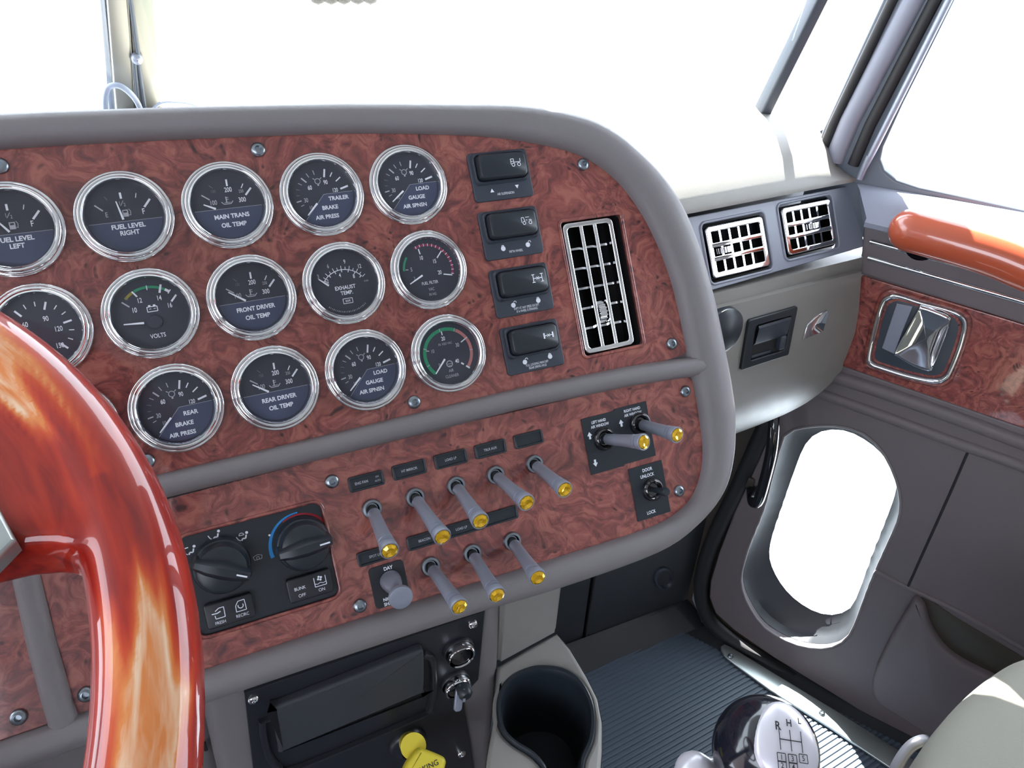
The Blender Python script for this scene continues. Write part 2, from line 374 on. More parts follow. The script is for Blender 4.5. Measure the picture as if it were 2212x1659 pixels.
# cables on the dash top beside the post
CF = CPF @ T(0, 0, .02)
def cable(pts, r, label, gr=None):
    bm = new(); P = catmull([V((*loc(x, y, CF), dz)) for x, y, dz in pts], 8); tube(bm, P, r, 10)
    return tag(obj('cable', bm, None, CF, cablem, smooth=80), label, 'cable', gr)
cable([(235, 262, 0), (232, 222, 0), (240, 190, 0), (262, 181, .004), (286, 196, .006), (304, 226, .002), (312, 262, 0)], .0030, 'pale blue cable arched in a loop at the foot of the windscreen post')
cable([(325, 246, 0), (350, 222, 0), (385, 210, .01), (420, 208, .02), (470, 225, .03), (500, 262, .03)], .0016, 'thin pale cable rising just right of the windscreen post')
cable([(372, 250, 0), (400, 222, .01), (440, 215, .02), (500, 232, .03), (520, 262, .03)], .0014, 'thinnest pale cable lying over the dash edge right of the post')
# black scalloped fringe at the top
FF = frame(V((.504, .80, EYE)), *basis(38, 0)); x0, y0 = loc(742, -9, FF); bm = new()
for i, dx in enumerate((-.028, -.014, 0, .015, .029)):
    lathe(bm, [(.0005, -.009), (.007, -.006), (.0095, 0), (.008, .03)], 14, at=(x0 + dx, y0, 0), rot=M.Rotation(-math.pi / 2, 3, 'X'))
box(bm, x0 - .04, x0 + .04, y0 + .02, y0 + .06, -.006, .006, bev=.004)
tag(obj('hanging_fringe', bm, None, FF, rubber, smooth=50), 'black scalloped fringe hanging in the windscreen at the top edge', 'fringe')
# side gasket of the windscreen
bm = new(); g = [loc(x, y, WS) for x, y in ((1632, 252), (1656, 252), (1792, -20), (1766, -20))]
g2 = [ext(g[3], g[0], 1.25), ext(g[2], g[1], 1.25), ext(g[1], g[2], 2.2), ext(g[0], g[3], 2.2)]
plate(bm, ccw(g2), -.012, .008, .003)
struct('trim_2', bm, slate, WS, 30, label='dark rubber gasket along the right edge of the windscreen')

# ------------------------------------------------------------------ right side: A pillar, jamb, door
XD = XF(1.03)
def xd(x, y, h=0): return loc(x, y, XD, h)
bm = new()
glass_front = [(2062, 0), (2010, 105), (1950, 225), (1908, 318), (1902, 345), (1910, 368), (1935, 388), (1985, 404), (2212, 452)]
gl = [xd(*p) for p in glass_front]
gl = [ext(gl[1], gl[0], 4.0)] + gl + [ext(gl[-2], gl[-1], 3.2)]
pil_l = [(1775, 285), (1905, 0)]
a, b = [xd(*p) for p in pil_l]
top = ext(a, b, 2.6)
outl = [a, (a[0] - .005, a[1] - .12), (gl[-1][0], a[1] - .12), gl[-1]] + gl[::-1][1:] + [top]
bm = new(); plate(bm, ccw(outl), -.03, 0, .004)
wr = struct('wall_right', bm, pillar, XD, 30, label='blue-grey pillar and window surround at the right of the cab')
for nm, pa, pb, r, m_, zz in (('seal_strip', (1972, 0), (1835, 262), .013, face_strip, -.004), ('seal_lip', (1928, 0), (1800, 268), .006, rubber, .0), ('seal_lip', (2020, 0), (1880, 270), .007, rubber, .0)):
    bm = new(); q0 = xd(*pa); q1 = xd(*pb); q0 = ext(q1, q0, 2.4)
    tube(bm, [(*q0, zz), (*q1, zz), (q1[0] - .006, q1[1] - .05, zz)], r, 12); obj(nm, bm, wr, None, m_, smooth=80)
bm = new(); P = [xd(*p) for p in ((2050, 0), (1905, 290), (1880, 335), (1858, 385))]; P[0] = ext(P[1], P[0], 3)
tube(bm, catmull([V((*p, .004)) for p in P], 6), .0042, 10); obj('chrome_bead', bm, wr, None, steel, smooth=80)
bm = new(); plate(bm, ccw([(g[0] + .0, g[1]) for g in gl] + [(gl[-1][0], gl[0][1])]), -.022, -.019)
struct('window_2', bm, pane, XD, label='side window in the passenger door')
# right wall behind the seat, plus unseen header boxes added to shade the seat
bm = new(); box(bm, .62, 1.1, 0, 1.65, -.03, 0); box(bm, -.24, 1.1, 1.305, 1.65, -.03, 0); box(bm, -.40, -.23, 1.29, 1.65, -.03, 0); pass
struct('wall_rear_sun_header', bm, vinyl_door, XD)

door = empty('door_1', XD, 'passenger door with wood trim, chrome handle and low lookout window', None, None, 'structure')
# lower door panel with lookout opening
o_in = [(1687, 956), (1693, 943), (1712, 929), (1740, 923), (1800, 920), (1860, 935), (1905, 975), (1935, 1035), (1945, 1085), (1940, 1125), (1920, 1170), (1888, 1240), (1865, 1300), (1841, 1362), (1822, 1386), (1800, 1398), (1766, 1402), (1717, 1393), (1670, 1370), (1640, 1345), (1615, 1305), (1603, 1275), (1601, 1240), (1620, 1175), (1649, 1103), (1668, 1030)]
o_gl = [(1740, 960), (1752, 945), (1775, 932), (1805, 928), (1840, 935), (1885, 962), (1918, 998), (1936, 1035), (1932, 1072), (1912, 1125), (1880, 1205), (1850, 1290), (1838, 1312), (1818, 1324), (1788, 1328), (1752, 1317), (1715, 1292), (1688, 1262), (1668, 1225), (1662, 1195), (1668, 1160), (1690, 1095), (1712, 1030), (1728, 985)]
hin = pxloop(o_in, XD, 0, 3); BACKH = -.05
hgl = pxloop(o_gl, XD, BACKH, 3)
edge = [(1700, 770), (1690, 860), (1640, 990), (1585, 1110), (1553, 1195), (1535, 1255), (1532, 1290), (1545, 1325), (1587, 1363), (1668, 1419), (1900, 1562), (2212, 1742)]
eo = [xd(*p) for p in edge]; w1 = xd(2212, 925); w0 = xd(1791, 781)
eo = eo + [ext(eo[-2], eo[-1], 2.4)]
outer = ccw(eo + [(eo[-1][0], w1[1] + .0), w1, w0])
me = sheet(outer, [hin], -.014, 0, .003)
obj('lower_panel', me, door, None, vinyl_door, smooth=35)
bm = new(); xo = XF(1.094); plate(bm, [(-.30, -.06), (1.0, -.06), (1.0, .10), (-.30, .10)], -.006, 0); obj('sun_block_skin', bm, door, XD.inverted() @ xo, darkbrown); bm = new(); plate(bm, [(-.24, -.06), (1.0, -.06), (1.0, .035), (-.24, .035)], -.024, -.019); obj('sun_block_sill', bm, door, None, darkbrown)  # two strips added low in the door to block stray sunlight
def resamp(P, n, c):
    out = []; A = sorted([(math.atan2(p[1] - c[1], p[0] - c[0]), math.hypot(p[0] - c[0], p[1] - c[1])) for p in P])
    for i in range(n):
        t = -math.pi + 2 * math.pi * (i + .5) / n
        for k in range(len(A)):
            a0, r0 = A[k - 1] if k else (A[-1][0] - 2 * math.pi, A[-1][1]); a1, r1 = A[k]
            if a0 <= t <= a1: f = (t - a0) / max(a1 - a0, 1e-9); r = r0 + (r1 - r0) * f; break
        else:
            a0, r0 = A[-1]; a1, r1 = A[0][0] + 2 * math.pi, A[0][1]; f = (t - a0) / (a1 - a0); r = r0 + (r1 - r0) * f
        out.append((c[0] + r * math.cos(t), c[1] + r * math.sin(t)))
    return out
cx = sum(p[0] for p in hin) / len(hin); cy = sum(p[1] for p in hin) / len(hin)
ci = sum(p[0] for p in hgl) / len(hgl); cj = sum(p[1] for p in hgl) / len(hgl)
RI = resamp(hin, 72, (cx, cy)); RG = resamp(hgl, 72, (ci, cj)); bm = new()
def mixl(t, z): return [((1 - t) * a[0] + t * b[0], (1 - t) * a[1] + t * b[1], z) for a, b in zip(RI, RG)]
loft(bm, [mixl(-.06, -.012), mixl(.0, -.013), mixl(.05, -.03), mixl(.35, -.036), mixl(.55, -.043), mixl(1, BACKH)], True)
obj('lookout_surround', bm, door, None, dark, smooth=60)
bm = new(); tube(bm, [V((a[0], a[1], -.001)) for a in RI] + [V((RI[0][0], RI[0][1], -.001))], .0022, 8); obj('piping', bm, door, None, vinyl, smooth=80)
bm = new(); plate(bm, ccw(RG), BACKH - .004, BACKH - .001); struct('window_3', bm, pane, XD, label='low lookout window in the passenger door')
# wood trim band and vinyl belt
wt = [(1852, 592), (2212, 700), (2212, 925), (1791, 781), (1835, 690)]
P = [xd(*p) for p in wt]; k1 = ext(P[0], P[1], 2.2); k2 = ext(P[3], P[2], 1.85)
bm = new(); plate(bm, ccw([P[0], k1, k2, P[3]]), -.014, .001, .002); obj('wood_trim', bm, door, None, burl, smooth=30)
bt = [xd(1868, 478), xd(2212, 560), xd(2212, 698), xd(1858, 590)]; k1 = ext(bt[0], bt[1], 2.2); k2 = ext(bt[3], bt[2], 2.2)
bm = new(); plate(bm, ccw([bt[0], k1, k2, bt[3]]), -.014, .006, .005); obj('belt_trim', bm, door, None, vinyl_door, smooth=35)
# sill shelf between belt and glass
s0 = xd(1850, 398); s1 = xd(2212, 462); b0 = xd(1868, 480); b1 = xd(2212, 562); bm = new()
def exx(p, q, t): return ext(p, q, t)
XS = XF(.982); b0, b1 = loc(1868, 480, XS), loc(2212, 560, XS); s1 = exx(s0, s1, 2.2); b1 = exx(b0, b1, 2.2); L = []
for (sx, sy), (bx, by) in ((s0, b0), (s1, b1)):
    L.append([V((sx, sy, -.004)), V((sx, sy + .002, .002)), V((sx * .75 + bx * .25, sy * .75 + by * .25 + .006, .014)), V((sx * .4 + bx * .6, sy * .4 + by * .6 + .006, .030)), V((bx, by + .004, .044)), V((bx, by, .048)), V((bx, by - .006, .047)), V((bx, by - .010, .040)), V((bx, by - .016, .0)), V((bx, by - .016, -.006))])
loft(bm, L, True, True, True); bmesh.ops.recalc_face_normals(bm, faces=bm.faces); obj('sill_shelf', bm, door, None, face_strip, smooth=35)
bm = new(); r0 = xd(1880, 520, .006); r1 = xd(2212, 610, .006); tube(bm, [(*r0, .008), (*exx(r0, r1, 2.2), .008)], .0030, 10); obj('chrome_strip', bm, door, None, chrome, smooth=80)
bm = new(); r0 = xd(1875, 556, .006); r1 = xd(2212, 652, .006); tube(bm, [(*r0, .006), (*exx(r0, r1, 2.2), .006)], .0035, 10); obj('chrome_strip', bm, door, None, chrome, smooth=80)
# wooden pull bar
XA = XF(.955); bm = new()
P = [V((*loc(x, y, XA), .955 * 0 + .075)) for x, y in ((1968, 500), (2060, 522), (2150, 550), (2212, 575), (2330, 625))]
P[0] = P[0] + V((0, 0, -.004)); roundtube(bm, catmull(P, 6), .0250, 28)
pb = obj('pull_bar', bm, door, None, armwood, smooth=80)
for px in ((1990, 530), (2300, 655)):
    a = V((*loc(*px, XA), .06)); bm = new(); lathe(bm, [(.014, 0), (.014, .05), (.018, .062)], 20, at=(a.x, a.y - .004, .004)); obj('bracket', bm, door, None, chrome, smooth=40)
# padded rolls and seams
def pxtube(pts, r, F=XD, h=0.0, n=10, squ=None, k=6):
    bm = new(); tube(bm, catmull([V((*loc(x, y, F, h), h)) for x, y in pts], k), r, n); return bm
obj('padded_roll', pxtube([(1765, 800), (1900, 842), (2060, 898), (2212, 955), (2400, 1030)], .011, h=-.003, n=14), door, None, vinyl_door, smooth=80)
obj('padded_roll', pxtube([(1745, 838), (1900, 893), (2060, 952), (2212, 1006), (2400, 1080)], .009, h=-.003, n=14), door, None, vinyl_door, smooth=80)
obj('seam', pxtube([(2090, 978), (2050, 1070), (2005, 1170), (1960, 1270)], .0018), door, None, rubber, smooth=80)
obj('seam', pxtube([(1890, 1232), (1960, 1268), (2060, 1315), (2212, 1402), (2350, 1490)], .0045, h=-.001), door, None, vinyl_door, smooth=80)
mpk = pxloop([(1960, 1310), (1978, 1286), (1998, 1300), (2012, 1345), (2050, 1398), (2120, 1440), (2260, 1500), (2400, 1560), (2400, 1760), (2200, 1690), (2060, 1610), (1960, 1545), (1895, 1500), (1890, 1450), (1920, 1380)], XD, 0, 4)
bm = new(); plate(bm, ccw(mpk), -.002, .016, .007); obj('map_pocket', bm, door, None, vinyl_door, smooth=60)
bm = new(); plate(bm, ccw(pxloop([(1990, 1288), (2060, 1330), (2212, 1420), (2400, 1535), (2400, 1590), (2120, 1460), (2030, 1400)], XD, 0, 3)), -.002, .0015, .001); obj('pocket_opening', bm, door, None, darkbrown, smooth=40)
# chrome inside handle
HX = lambda pts, h, k=5: ccw(pxloop(pts, XD, h, k))
hp = [(1876, 770), (1890, 705), (1905, 655), (1918, 641), (1940, 637), (1990, 652), (2050, 668), (2078, 682), (2086, 705), (2075, 750), (2055, 800), (2042, 818), (2018, 824), (1960, 812), (1905, 795), (1882, 786)]
ho = HX(hp, .001); hc = (sum(p[0] for p in ho) / len(ho), sum(p[1] for p in ho) / len(ho))
def sc(P, k, kx=None): return [(hc[0] + (p[0] - hc[0]) * (kx or k), hc[1] + (p[1] - hc[1]) * k) for p in P]
bm = new(); loft(bm, [[(x, y, z) for x, y in sc(ho, k)] for k, z in ((1.13, .0008), (1.12, .003), (1.06, .0045), (1.04, .0035), (1.03, .0025))])
obj('handle_escutcheon', bm, door, None, burl, smooth=60)
bm = new(); loft(bm, [[(x, y, z) for x, y in sc(ho, k)] for k, z in ((1.04, .001), (1.03, .005), (1.0, .0065), (.95, .006), (.93, .003), (.91, -.002))], True)
hb = obj('handle_bezel', bm, door, None, chrome, smooth=60)
bm = new(); loft(bm, [[(x, y, z) for x, y in sc(ho, k)] for k, z in ((.93, .0025), (.90, -.0), (.85, .0012))], True, False, True); obj('recess', bm, hb, None, slate, smooth=60)
bm = new(); plate(bm, HX([(1905, 752), (1922, 700), (1937, 655), (1972, 662), (1950, 715), (1932, 765)], .004, 1), .001, .0045, .001); obj('finger_pad', bm, hb, None, face_strip, smooth=30)
pd = HX([(1936, 768), (1933, 760), (1958, 710), (1984, 664), (1992, 659), (2020, 668), (2048, 680), (2055, 688), (2053, 702), (2036, 748), (2018, 792), (2010, 800), (2000, 799), (1970, 788)], .004, 2)
bm = new(); pc = (sum(p[0] for p in pd) / len(pd), sum(p[1] for p in pd) / len(pd))
loft(bm, [[(pc[0] + (x - pc[0]) * k, pc[1] + (y - pc[1]) * k, z) for x, y in pd] for k, z in ((1, .001), (1, .006), (.95, .009), (.88, .0085), (.6, .0055), (.3, .0045), (.02, .004))], True, False, True)
obj('handle_paddle', bm, hb, None, chrome, smooth=70)

# jamb in front of the door and black seal round it
XJ = XF(1.05)
bm = new(); plate(bm, ccw([loc(x, y, XJ) for x, y in ((1560, 880), (1700, 880), (1690, 960), (1650, 1105), (1600, 1240), (1560, 1400), (1480, 1400), (1440, 1100))]), -.02, 0, .002)
struct('wall_side', bm, darkbrown, XJ, label='dark brown door jamb between firewall and door')
bm = new(); P = catmull([V((*xd(x, y, .0), -.006)) for x, y in ((1660, 905), (1600, 1040), (1540, 1165), (1517, 1235), (1512, 1290), (1528, 1340), (1575, 1385), (1660, 1440), (1800, 1525), (1920, 1598), (2100, 1705), (2300, 1820))], 5)
tube(bm, P, .014, 12); struct('trim_3', bm, rubber, XD, 60, label='black rubber door seal curving along the sill')
bm = new(); P = [loc(x, y, XJ, .02) for x, y in ((1503, 1250), (1512, 1300), (1535, 1348), (1516, 1345), (1495, 1295))]; plate(bm, ccw(P), .016, .02, .001)
struct('trim_4', bm, face_strip, XJ, label='light grey wedge of trim beside the door seal')
# metal sill plate
ZS = ZF(.004); bm = new()
P = [loc(x, y, ZS) for x, y in ((1557, 1408), (1556, 1399), (1564, 1394), (1578, 1400), (1660, 1450), (1800, 1535), (1990, 1655), (2120, 1735), (2060, 1750), (1920, 1660), (1798, 1578), (1662, 1493), (1590, 1440), (1565, 1420))]
plate(bm, ccw(P), 0, .004, .0015); sill = struct('trim_5', bm, alum, ZS, 30, label='satin metal sill plate at the floor edge by the door')
for px in ((1578, 1418), (1775, 1541)):
    bm = new(); x, y = loc(*px, ZS, .004); lathe(bm, [(.0055, .004), (.0052, .006), (.003, .0075), (.0018, .0058)], 16, at=(x, y, 0), cap1=True); obj('screw', bm, sill, None, screwm, smooth=50)
# grab handle on the jamb
XG = XF(.99); bm = new()
P = catmull([V((*loc(x, y, XG), z)) for x, y, z in ((1663, 880, -.02), (1671, 925, .0), (1668, 975, .006), (1655, 1030, .006), (1640, 1078, .003), (1622, 1092, -.01), (1606, 1085, -.04))], 6)
tube(bm, P, .0085, 14)
gh = empty('grab_handle', XG, 'black curved grab handle mounted left of the low door window', 'grab handle')
obj('grip', bm, gh, None, blackg, smooth=80)
bm = new(); x, y = loc(1592, 1066, XG); plate(bm, rrect(.03, .022, .004, 4, x, y), -.045, -.036, .002); obj('mount', bm, gh, None, darkbrown, smooth=30)
x, y = loc(1625, 1076, XG); bm = new(); lathe(bm, [(.004, -.03), (.004, -.0), (.002, .002)], 12, at=(x, y, -.004), cap1=True); obj('screw', bm, gh, None, screwm, smooth=50)


# ================================================================== INSTRUMENT PANEL
dash = empty('instrument_panel', PF, 'taupe instrument panel with red burl wood facing, angled to the driver', 'dashboard')
pairs = [((-330, -50), (-330, -72)), ((-200, -50), (-200, -72)), ((-61, -50), (-61, -72)), ((10, -48.5), (10, -70)), ((76, -46), (80, -67.5)), ((156, -42), (165, -63)), ((230, -35), (248, -57)), ((283, -27), (308, -51)), ((338, -11), (365, -34)),
         ((369, 11), (404, -2)), ((389, 40), (430, 36)), ((402, 74), (443, 78)), ((409, 107), (449, 120)), ((411.5, 140), (451, 152)), ((412, 170), (452, 185)), ((413, 200), (452, 212)),
         ((413, 227), (450, 236)), ((410, 260), (441, 269)), ((398, 286), (424, 297)), ((378, 301), (392, 318)), ((343, 308), (346, 331)), ((254, 308), (254, 333)), ((170, 307), (170, 330)), ((35, 306), (35, 329)), ((-90, 309), (-90, 330)), ((-200, 312), (-200, 333)), ((-330, 315), (-330, 336))]
I_ = catmull([V((*a, 0)) for a, b in pairs], 5); O_ = catmull([V((*b, 0)) for a, b in pairs], 5)
bm = new(); loops = []
for t, h in ((-.02, -3), (.0, 1.5), (.04, 5), (.12, 8.5), (.25, 10.5), (.45, 11.5), (.65, 11), (.82, 8.5), (.94, 4.5), (1, -1), (1.0, -8), (.97, -60), (.95, -172)):
    loops.append([V(((i.x + (o.x - i.x) * t) / 1000, -(i.y + (o.y - i.y) * t) / 1000, h / 1000)) for i, o in zip(I_, O_)])
loft(bm, loops, close=False)
# cross bar between the upper and the lower wood, and the upright bar by the wheel
def roll(bm, pts, w0, w1, H):
    """half-round bar along a path in the panel plane, mm"""
    L = []
    for i, p in enumerate(pts):
        a = V(pts[max(i - 1, 0)]); b = V(pts[min(i + 1, len(pts) - 1)]); d = (b - a).normalized(); n = V((d.y, -d.x)); w = w0 + (w1 - w0) * i / (len(pts) - 1)
        L.append([V(((p[0] + n.x * w * s) / 1000, -(p[1] + n.y * w * s) / 1000, hh * H / 1000)) for s, hh in ((-.53, -.15), (-.5, .25), (-.42, .62), (-.25, .92), (0, 1), (.25, .95), (.42, .72), (.5, .3), (.53, -.15))])
    loft(bm, L, close=False)
roll(bm, [(-330, 179.5), (-100, 179), (100, 177.5), (250, 175.5), (350, 178), (395, 181), (420, 183), (434, 184)], 15.5, 17, 10.5)
roll(bm, [(-101, 183), (-101.5, 220), (-102, 260), (-101, 300), (-100, 318)], 14, 17, 8)
bmesh.ops.recalc_face_normals(bm, faces=bm.faces)
obj('vinyl_surround', bm, dash, None, vinyl, smooth=50)
def mm(P): return [(x / 1000, -y / 1000) for x, y in P]
def inner_part(v0, v1, extra=0):
    return [(p.x + extra, p.y) for p in I_ if v0 <= p.y <= v1]
up_out = [(-330, -52)] + [(p.x, p.y) for p in I_ if p.y < 166 and p.x > -325] + [(412, 168), (408, 171), (372, 172.5), (284, 168), (166, 169), (-330, 174)]
vent_hole = [(x, y) for x, y in rrect(59, 113, 4, 5, 342, 98.5)]
me = sheet(ccw(mm(up_out)), [mm(vent_hole)], -.004, 0, .0)
up = obj('upper_wood_panel', me, dash, None, burl)
lo_out = [(-94, 186), (-15, 188), (162, 184), (280, 185)] + [(404, 187)] + [(p.x, p.y) for p in I_ if p.y > 190 and p.x > -93] + [(-93, 309)]
hv_hole = rrect(98, 72, 7, 5, 35, 250)
me = sheet(ccw(mm(lo_out)), [mm(hv_hole)], -.004, 0, .0)
lo = obj('lower_wood_panel', me, dash, None, burl)
bm = new(); plate(bm, ccw(mm([(-330, 186), (-108, 186), (-109, 240), (-108, 309), (-330, 314)])), -.004, 0); lo2 = obj('driver_wood_panel', bm, dash, None, burl)
# slim raised lips round the two openings
for P, par, m_, k in ((vent_hole, up, burl, .0016), (hv_hole, lo, burl, .0014)):
    Q = ccw(mm(P)); bm = new(); tube(bm, [V((*q, .0)) for q in Q] + [V((*Q[0], .0))], k, 8, cap=False); obj('lip', bm, par, None, m_, smooth=80)
# screws
sb = new(); lathe(sb, [(.0050, 0), (.0050, .0012), (.0046, .0022), (.0036, .0030), (.0022, .0033), (.0019, .0024), (.0018, .0012)], 24, cap1=True); sm_ = bpy.data.meshes.new('screw'); sb.to_mesh(sm_); sb.free()
scr = [(92, -36, up), (344, -1, up), (165, 160, up), (398, 159, up), (403, 202, lo), (379, 285, lo), (94, 203, lo), (95, 297, lo), (-85, 298, lo), (-123, 299, lo2), (-63, -40, up), (-20, 160, up)]
for u, v, par in scr: obj('screw', sm_, par, T(u / 1000, -v / 1000, 0), screwm, smooth=50)

# ------------------------------------------------------------------ gauges
bz = new(); lathe(bz, [(.0300, 0), (.0300, .0028), (.0296, .0038), (.0288, .0044), (.0283, .0042), (.0280, .0048), (.0276, .0060), (.0268, .0068), (.0258, .0069), (.0252, .0066), (.0249, .0070), (.0242, .0072), (.0236, .0064), (.0231, .0045), (.0228, .0012)], 96)
bezel_me = bpy.data.meshes.new('bezel'); bz.to_mesh(bezel_me); bz.free()
lb = new(); lathe(lb, [(.0236, .0060), (.012, .0062), (.0002, .0063)], 48, cap1=True); lens_me = bpy.data.meshes.new('lens'); lb.to_mesh(lens_me); lb.free()
nb = new(); hp_ = [(-.0006, 0), (-.0003, .0125), (.0003, .0125), (.0006, 0)]; plate(nb, ccw(hp_), .0030, .0035); nee_me = bpy.data.meshes.new('needle'); nb.to_mesh(nee_me); nb.free()
DM = [dialm, white, dim, faint, greenp, redp, pinkp, yelp, dialblue]
K = .001; ZT = .0016
def dial_base(bm): lathe(bm, [(.0230, .0008), (.0230, .0014), (.0001, .0014)], 64, cap1=True)
def tk(bm, x0, y0, x1, y1, w=.9, mi=1): bar(bm, x0 * K, y0 * K, x1 * K, y1 * K, w * K, ZT, mi)
def tx(bm, s, x, y, h, mi=1, sx=.82, bold=.012, **k): text(bm, s, x * K, y * K, h * K, ZT, mi, sx, bold, **k)
def radial(bm, ang, r0, r1, w=.7, mi=1, c=(0, 0)):
    a = math.radians(ang); tk(bm, c[0] + r0 * math.sin(a), c[1] + r0 * math.cos(a), c[0] + r1 * math.sin(a), c[1] + r1 * math.cos(a), w, mi)
def arc(bm, r, w, a0, a1, mi, c=(0, 0)): ringp(bm, c[0] * K, c[1] * K, r * K, w * K, ZT - .00005, mi, 90 - a1, 90 - a0, 28)
def placard(bm, pts): poly(bm, [(x * K, y * K) for x, y in pts], ZT - .0001, 8)
def circ(a0, a1, r=22.3, n=14): return [(r * math.sin(math.radians(a0 + (a1 - a0) * i / n)), r * math.cos(math.radians(a0 + (a1 - a0) * i / n))) for i in range(n + 1)]
def d_fuel(bm, word):
    placard(bm, circ(97.5, 262.5)); tk(bm, -22, -2.8, 22, -2.8, .22, 2)
    tk(bm, 0, 12, 0, 16, 1.3); tk(bm, 8.6, 11.6, 9.5, 14.6, .5); tk(bm, 12.6, 5, 17, 10, 1.3); tk(bm, -12.1, 5.3, -16.3, 9.4, .9, 2); tk(bm, -8.2, 12, -9.6, 14.4, .4, 3)
    tx(bm, 'E', -10.5, 2.6, 3.2, 2, .75, 0); tx(bm, 'F', 11.5, 2.4, 3.6, 1, .75); tx(bm, '1', -1.5, 9.2, 2.6, 2, .7, 0); tk(bm, -1.2, 7.4, .9, 10.6, .35, 2); tx(bm, '2', 1.3, 8.0, 2.2, 2, .8, 0)
    poly(bm, [(x * K, y * K) for x, y in ((-1, .1), (2.4, .1), (2.4, 4.6), (-1, 4.6))], ZT, 2); poly(bm, [(x * K, y * K) for x, y in ((-.4, 2.7), (1.8, 2.7), (1.8, 4), (-.4, 4))], ZT + .00005, 0)
    pl(bm, [(2.6 * K, 1.2 * K), (3.6 * K, .8 * K), (3.9 * K, 3.4 * K), (3.0 * K, 5 * K)], .35 * K, ZT, 2)
    tx(bm, 'FUEL LEVEL', .7, -6.0, 2.9, 1, .98, .032); tx(bm, word, .7, -10.3, 2.9, 1, .98, .032)
def d_temp(bm, w1, w2, width=1.0):
    placard(bm, circ(95.5, 264.5)); tk(bm, -22, -2.1, 22, -2.1, .22, 2)
    tk(bm, 2, 13, 2.2, 17.6, 1.2); tk(bm, 10.8, 10.7, 12.6, 13.6, .6); tk(bm, 12.8, 5.7, 17.2, 10.3, 1.2); tk(bm, -7.6, 12.6, -9.6, 14.6, .4, 3); tk(bm, -11, 5, -15.6, 8.6, .8, 2)
    tx(bm, '200', 2.1, 10.6, 3.2, 1, .72); tx(bm, '250', 10.3, 8.7, 2.1, 2, .72, 0); tx(bm, '150', -7.8, 10.4, 2.1, 3, .72, 0); tx(bm, '300', 9.9, 2.9, 3.2, 1, .72); tx(bm, '100', -9.1, 2.8, 3.2, 2, .72)
    tk(bm, -.4, 1.8, -.4, 6.0, .7, 2); tk(bm, -.4, 5.4, 1.2, 5.4, .4, 2); tk(bm, -.4, 4.1, 1.2, 4.1, .4, 2); pl(bm, [(-3.8 * K, 2.6 * K), (-2.4 * K, 1.0 * K), (2.2 * K, 1.0 * K), (3.8 * K, 2.8 * K)], .5 * K, ZT, 2); tk(bm, -1.8, 2, 2.2, 2, .35, 2)
    tx(bm, w1, 1.0, -7.3, 2.9, 1, width, .032); tx(bm, w2, 1.2, -13.2, 2.9, 1, .94, .032)
def d_air(bm, words, full=True):
    placard(bm, [(-14.6, -16.6), (1.2, .2), (22.3, .4)] + circ(93, 223)[0:]); pl(bm, [(-14.6 * K, -16.6 * K), (1.2 * K, .2 * K), (22.2 * K, .5 * K)], .22 * K, ZT, 2)
    for a, r0, r1, w, mi in ((-112, 15, 17.5, .4, 2), (-100, 15.4, 19, .8, 2), (-86, 15.8, 18, .4, 3), (-72, 15.6, 18.4, .4, 3), (-57, 15.2, 18, .4, 2), (-43, 13.4, 18, 1.0, 2), (-27, 14.8, 18, .5, 2), (-10, 14.8, 18, .5, 2)): radial(bm, a, r0, r1, w, mi)
    tk(bm, 3.9, 12.2, 5.3, 17.9, 1.2); radial(bm, 34, 14.6, 18.2, .7); radial(bm, 54, 14.4, 19, .8); tk(bm, 13.8, 2.8, 19.6, 4.4, 1.3)
    tx(bm, '30', -12, -2.6, 3.0, 2, .7); tx(bm, '60', -7.6, 5.9, 3.0, 1, .7); tx(bm, '90', 4.2, 8.6, 3.0, 1, .7); tx(bm, '120', 9.8, 2.4, 2.8, 1, .7); tx(bm, '10', -9.6, -8.2, 2.6, 2, .7, 0)
    ringp(bm, -1.3 * K, 9.8 * K, 1.9 * K, .45 * K, ZT, 2); tk(bm, -3.2, 11.2, -4.4, 12.2, .5, 2); tk(bm, .6, 11.2, 1.8, 12.2, .5, 2); tk(bm, -1.3, 7.6, -1.3, 6.6, 1.1, 2)
    for (s, x, y) in words: tx(bm, s, x, y, 2.75, 1, .98, .032)
def d_volt(bm):
    c = (.6, -2); arc(bm, 19.5, 1.7, -24, 33, 4, c); arc(bm, 19.5, 1.7, 33, 42, 1, c); arc(bm, 19.5, 1.7, -46, -27, 7, c)
    tk(bm, -15.9, 10, -12, 6.3, .9, 2); tk(bm, -8.6, 16, -6.2, 12.2, 1.0, 1); tk(bm, .7, 18.6, .6, 15.6, .6); tk(bm, 9.4, 18, 7.6, 12.6, 1.3); tk(bm, 14.6, 13.8, 12.6, 11.4, .7); tk(bm, 17.4, 9.8, 13.6, 5.8, 1.2); tk(bm, -13.4, 12.6, -12, 11, .5, 3)
    tx(bm, '10', -9.6, 3.8, 3.2, 1, .7); tx(bm, '12', -5.3, 9.6, 3.2, 1, .7); tx(bm, '14', 6.6, 9.4, 3.2, 1, .7); tx(bm, '16', 12, 3.6, 3.2, 1, .7); tx(bm, 'VOLTS', 1.1, -15, 2.8, 1, .8, .01)
    pl(bm, [(-1.9 * K, 1.2 * K), (4.3 * K, 1.2 * K), (4.3 * K, 4.4 * K), (-1.9 * K, 4.4 * K), (-1.9 * K, 1.0 * K)], .5 * K, ZT); tk(bm, -1, 5.1, .5, 5.1, 1); tk(bm, 2, 5.1, 3.5, 5.1, 1); tk(bm, -.8, 3, .6, 3, .35); tk(bm, 2, 3, 3.4, 3, .35)
    lathe(bm, [(.0046, .0015), (.0045, .0032), (.0040, .0036), (.0001, .0037)], 28, at=(.8 * K, -5.9 * K, 0), mi=0)
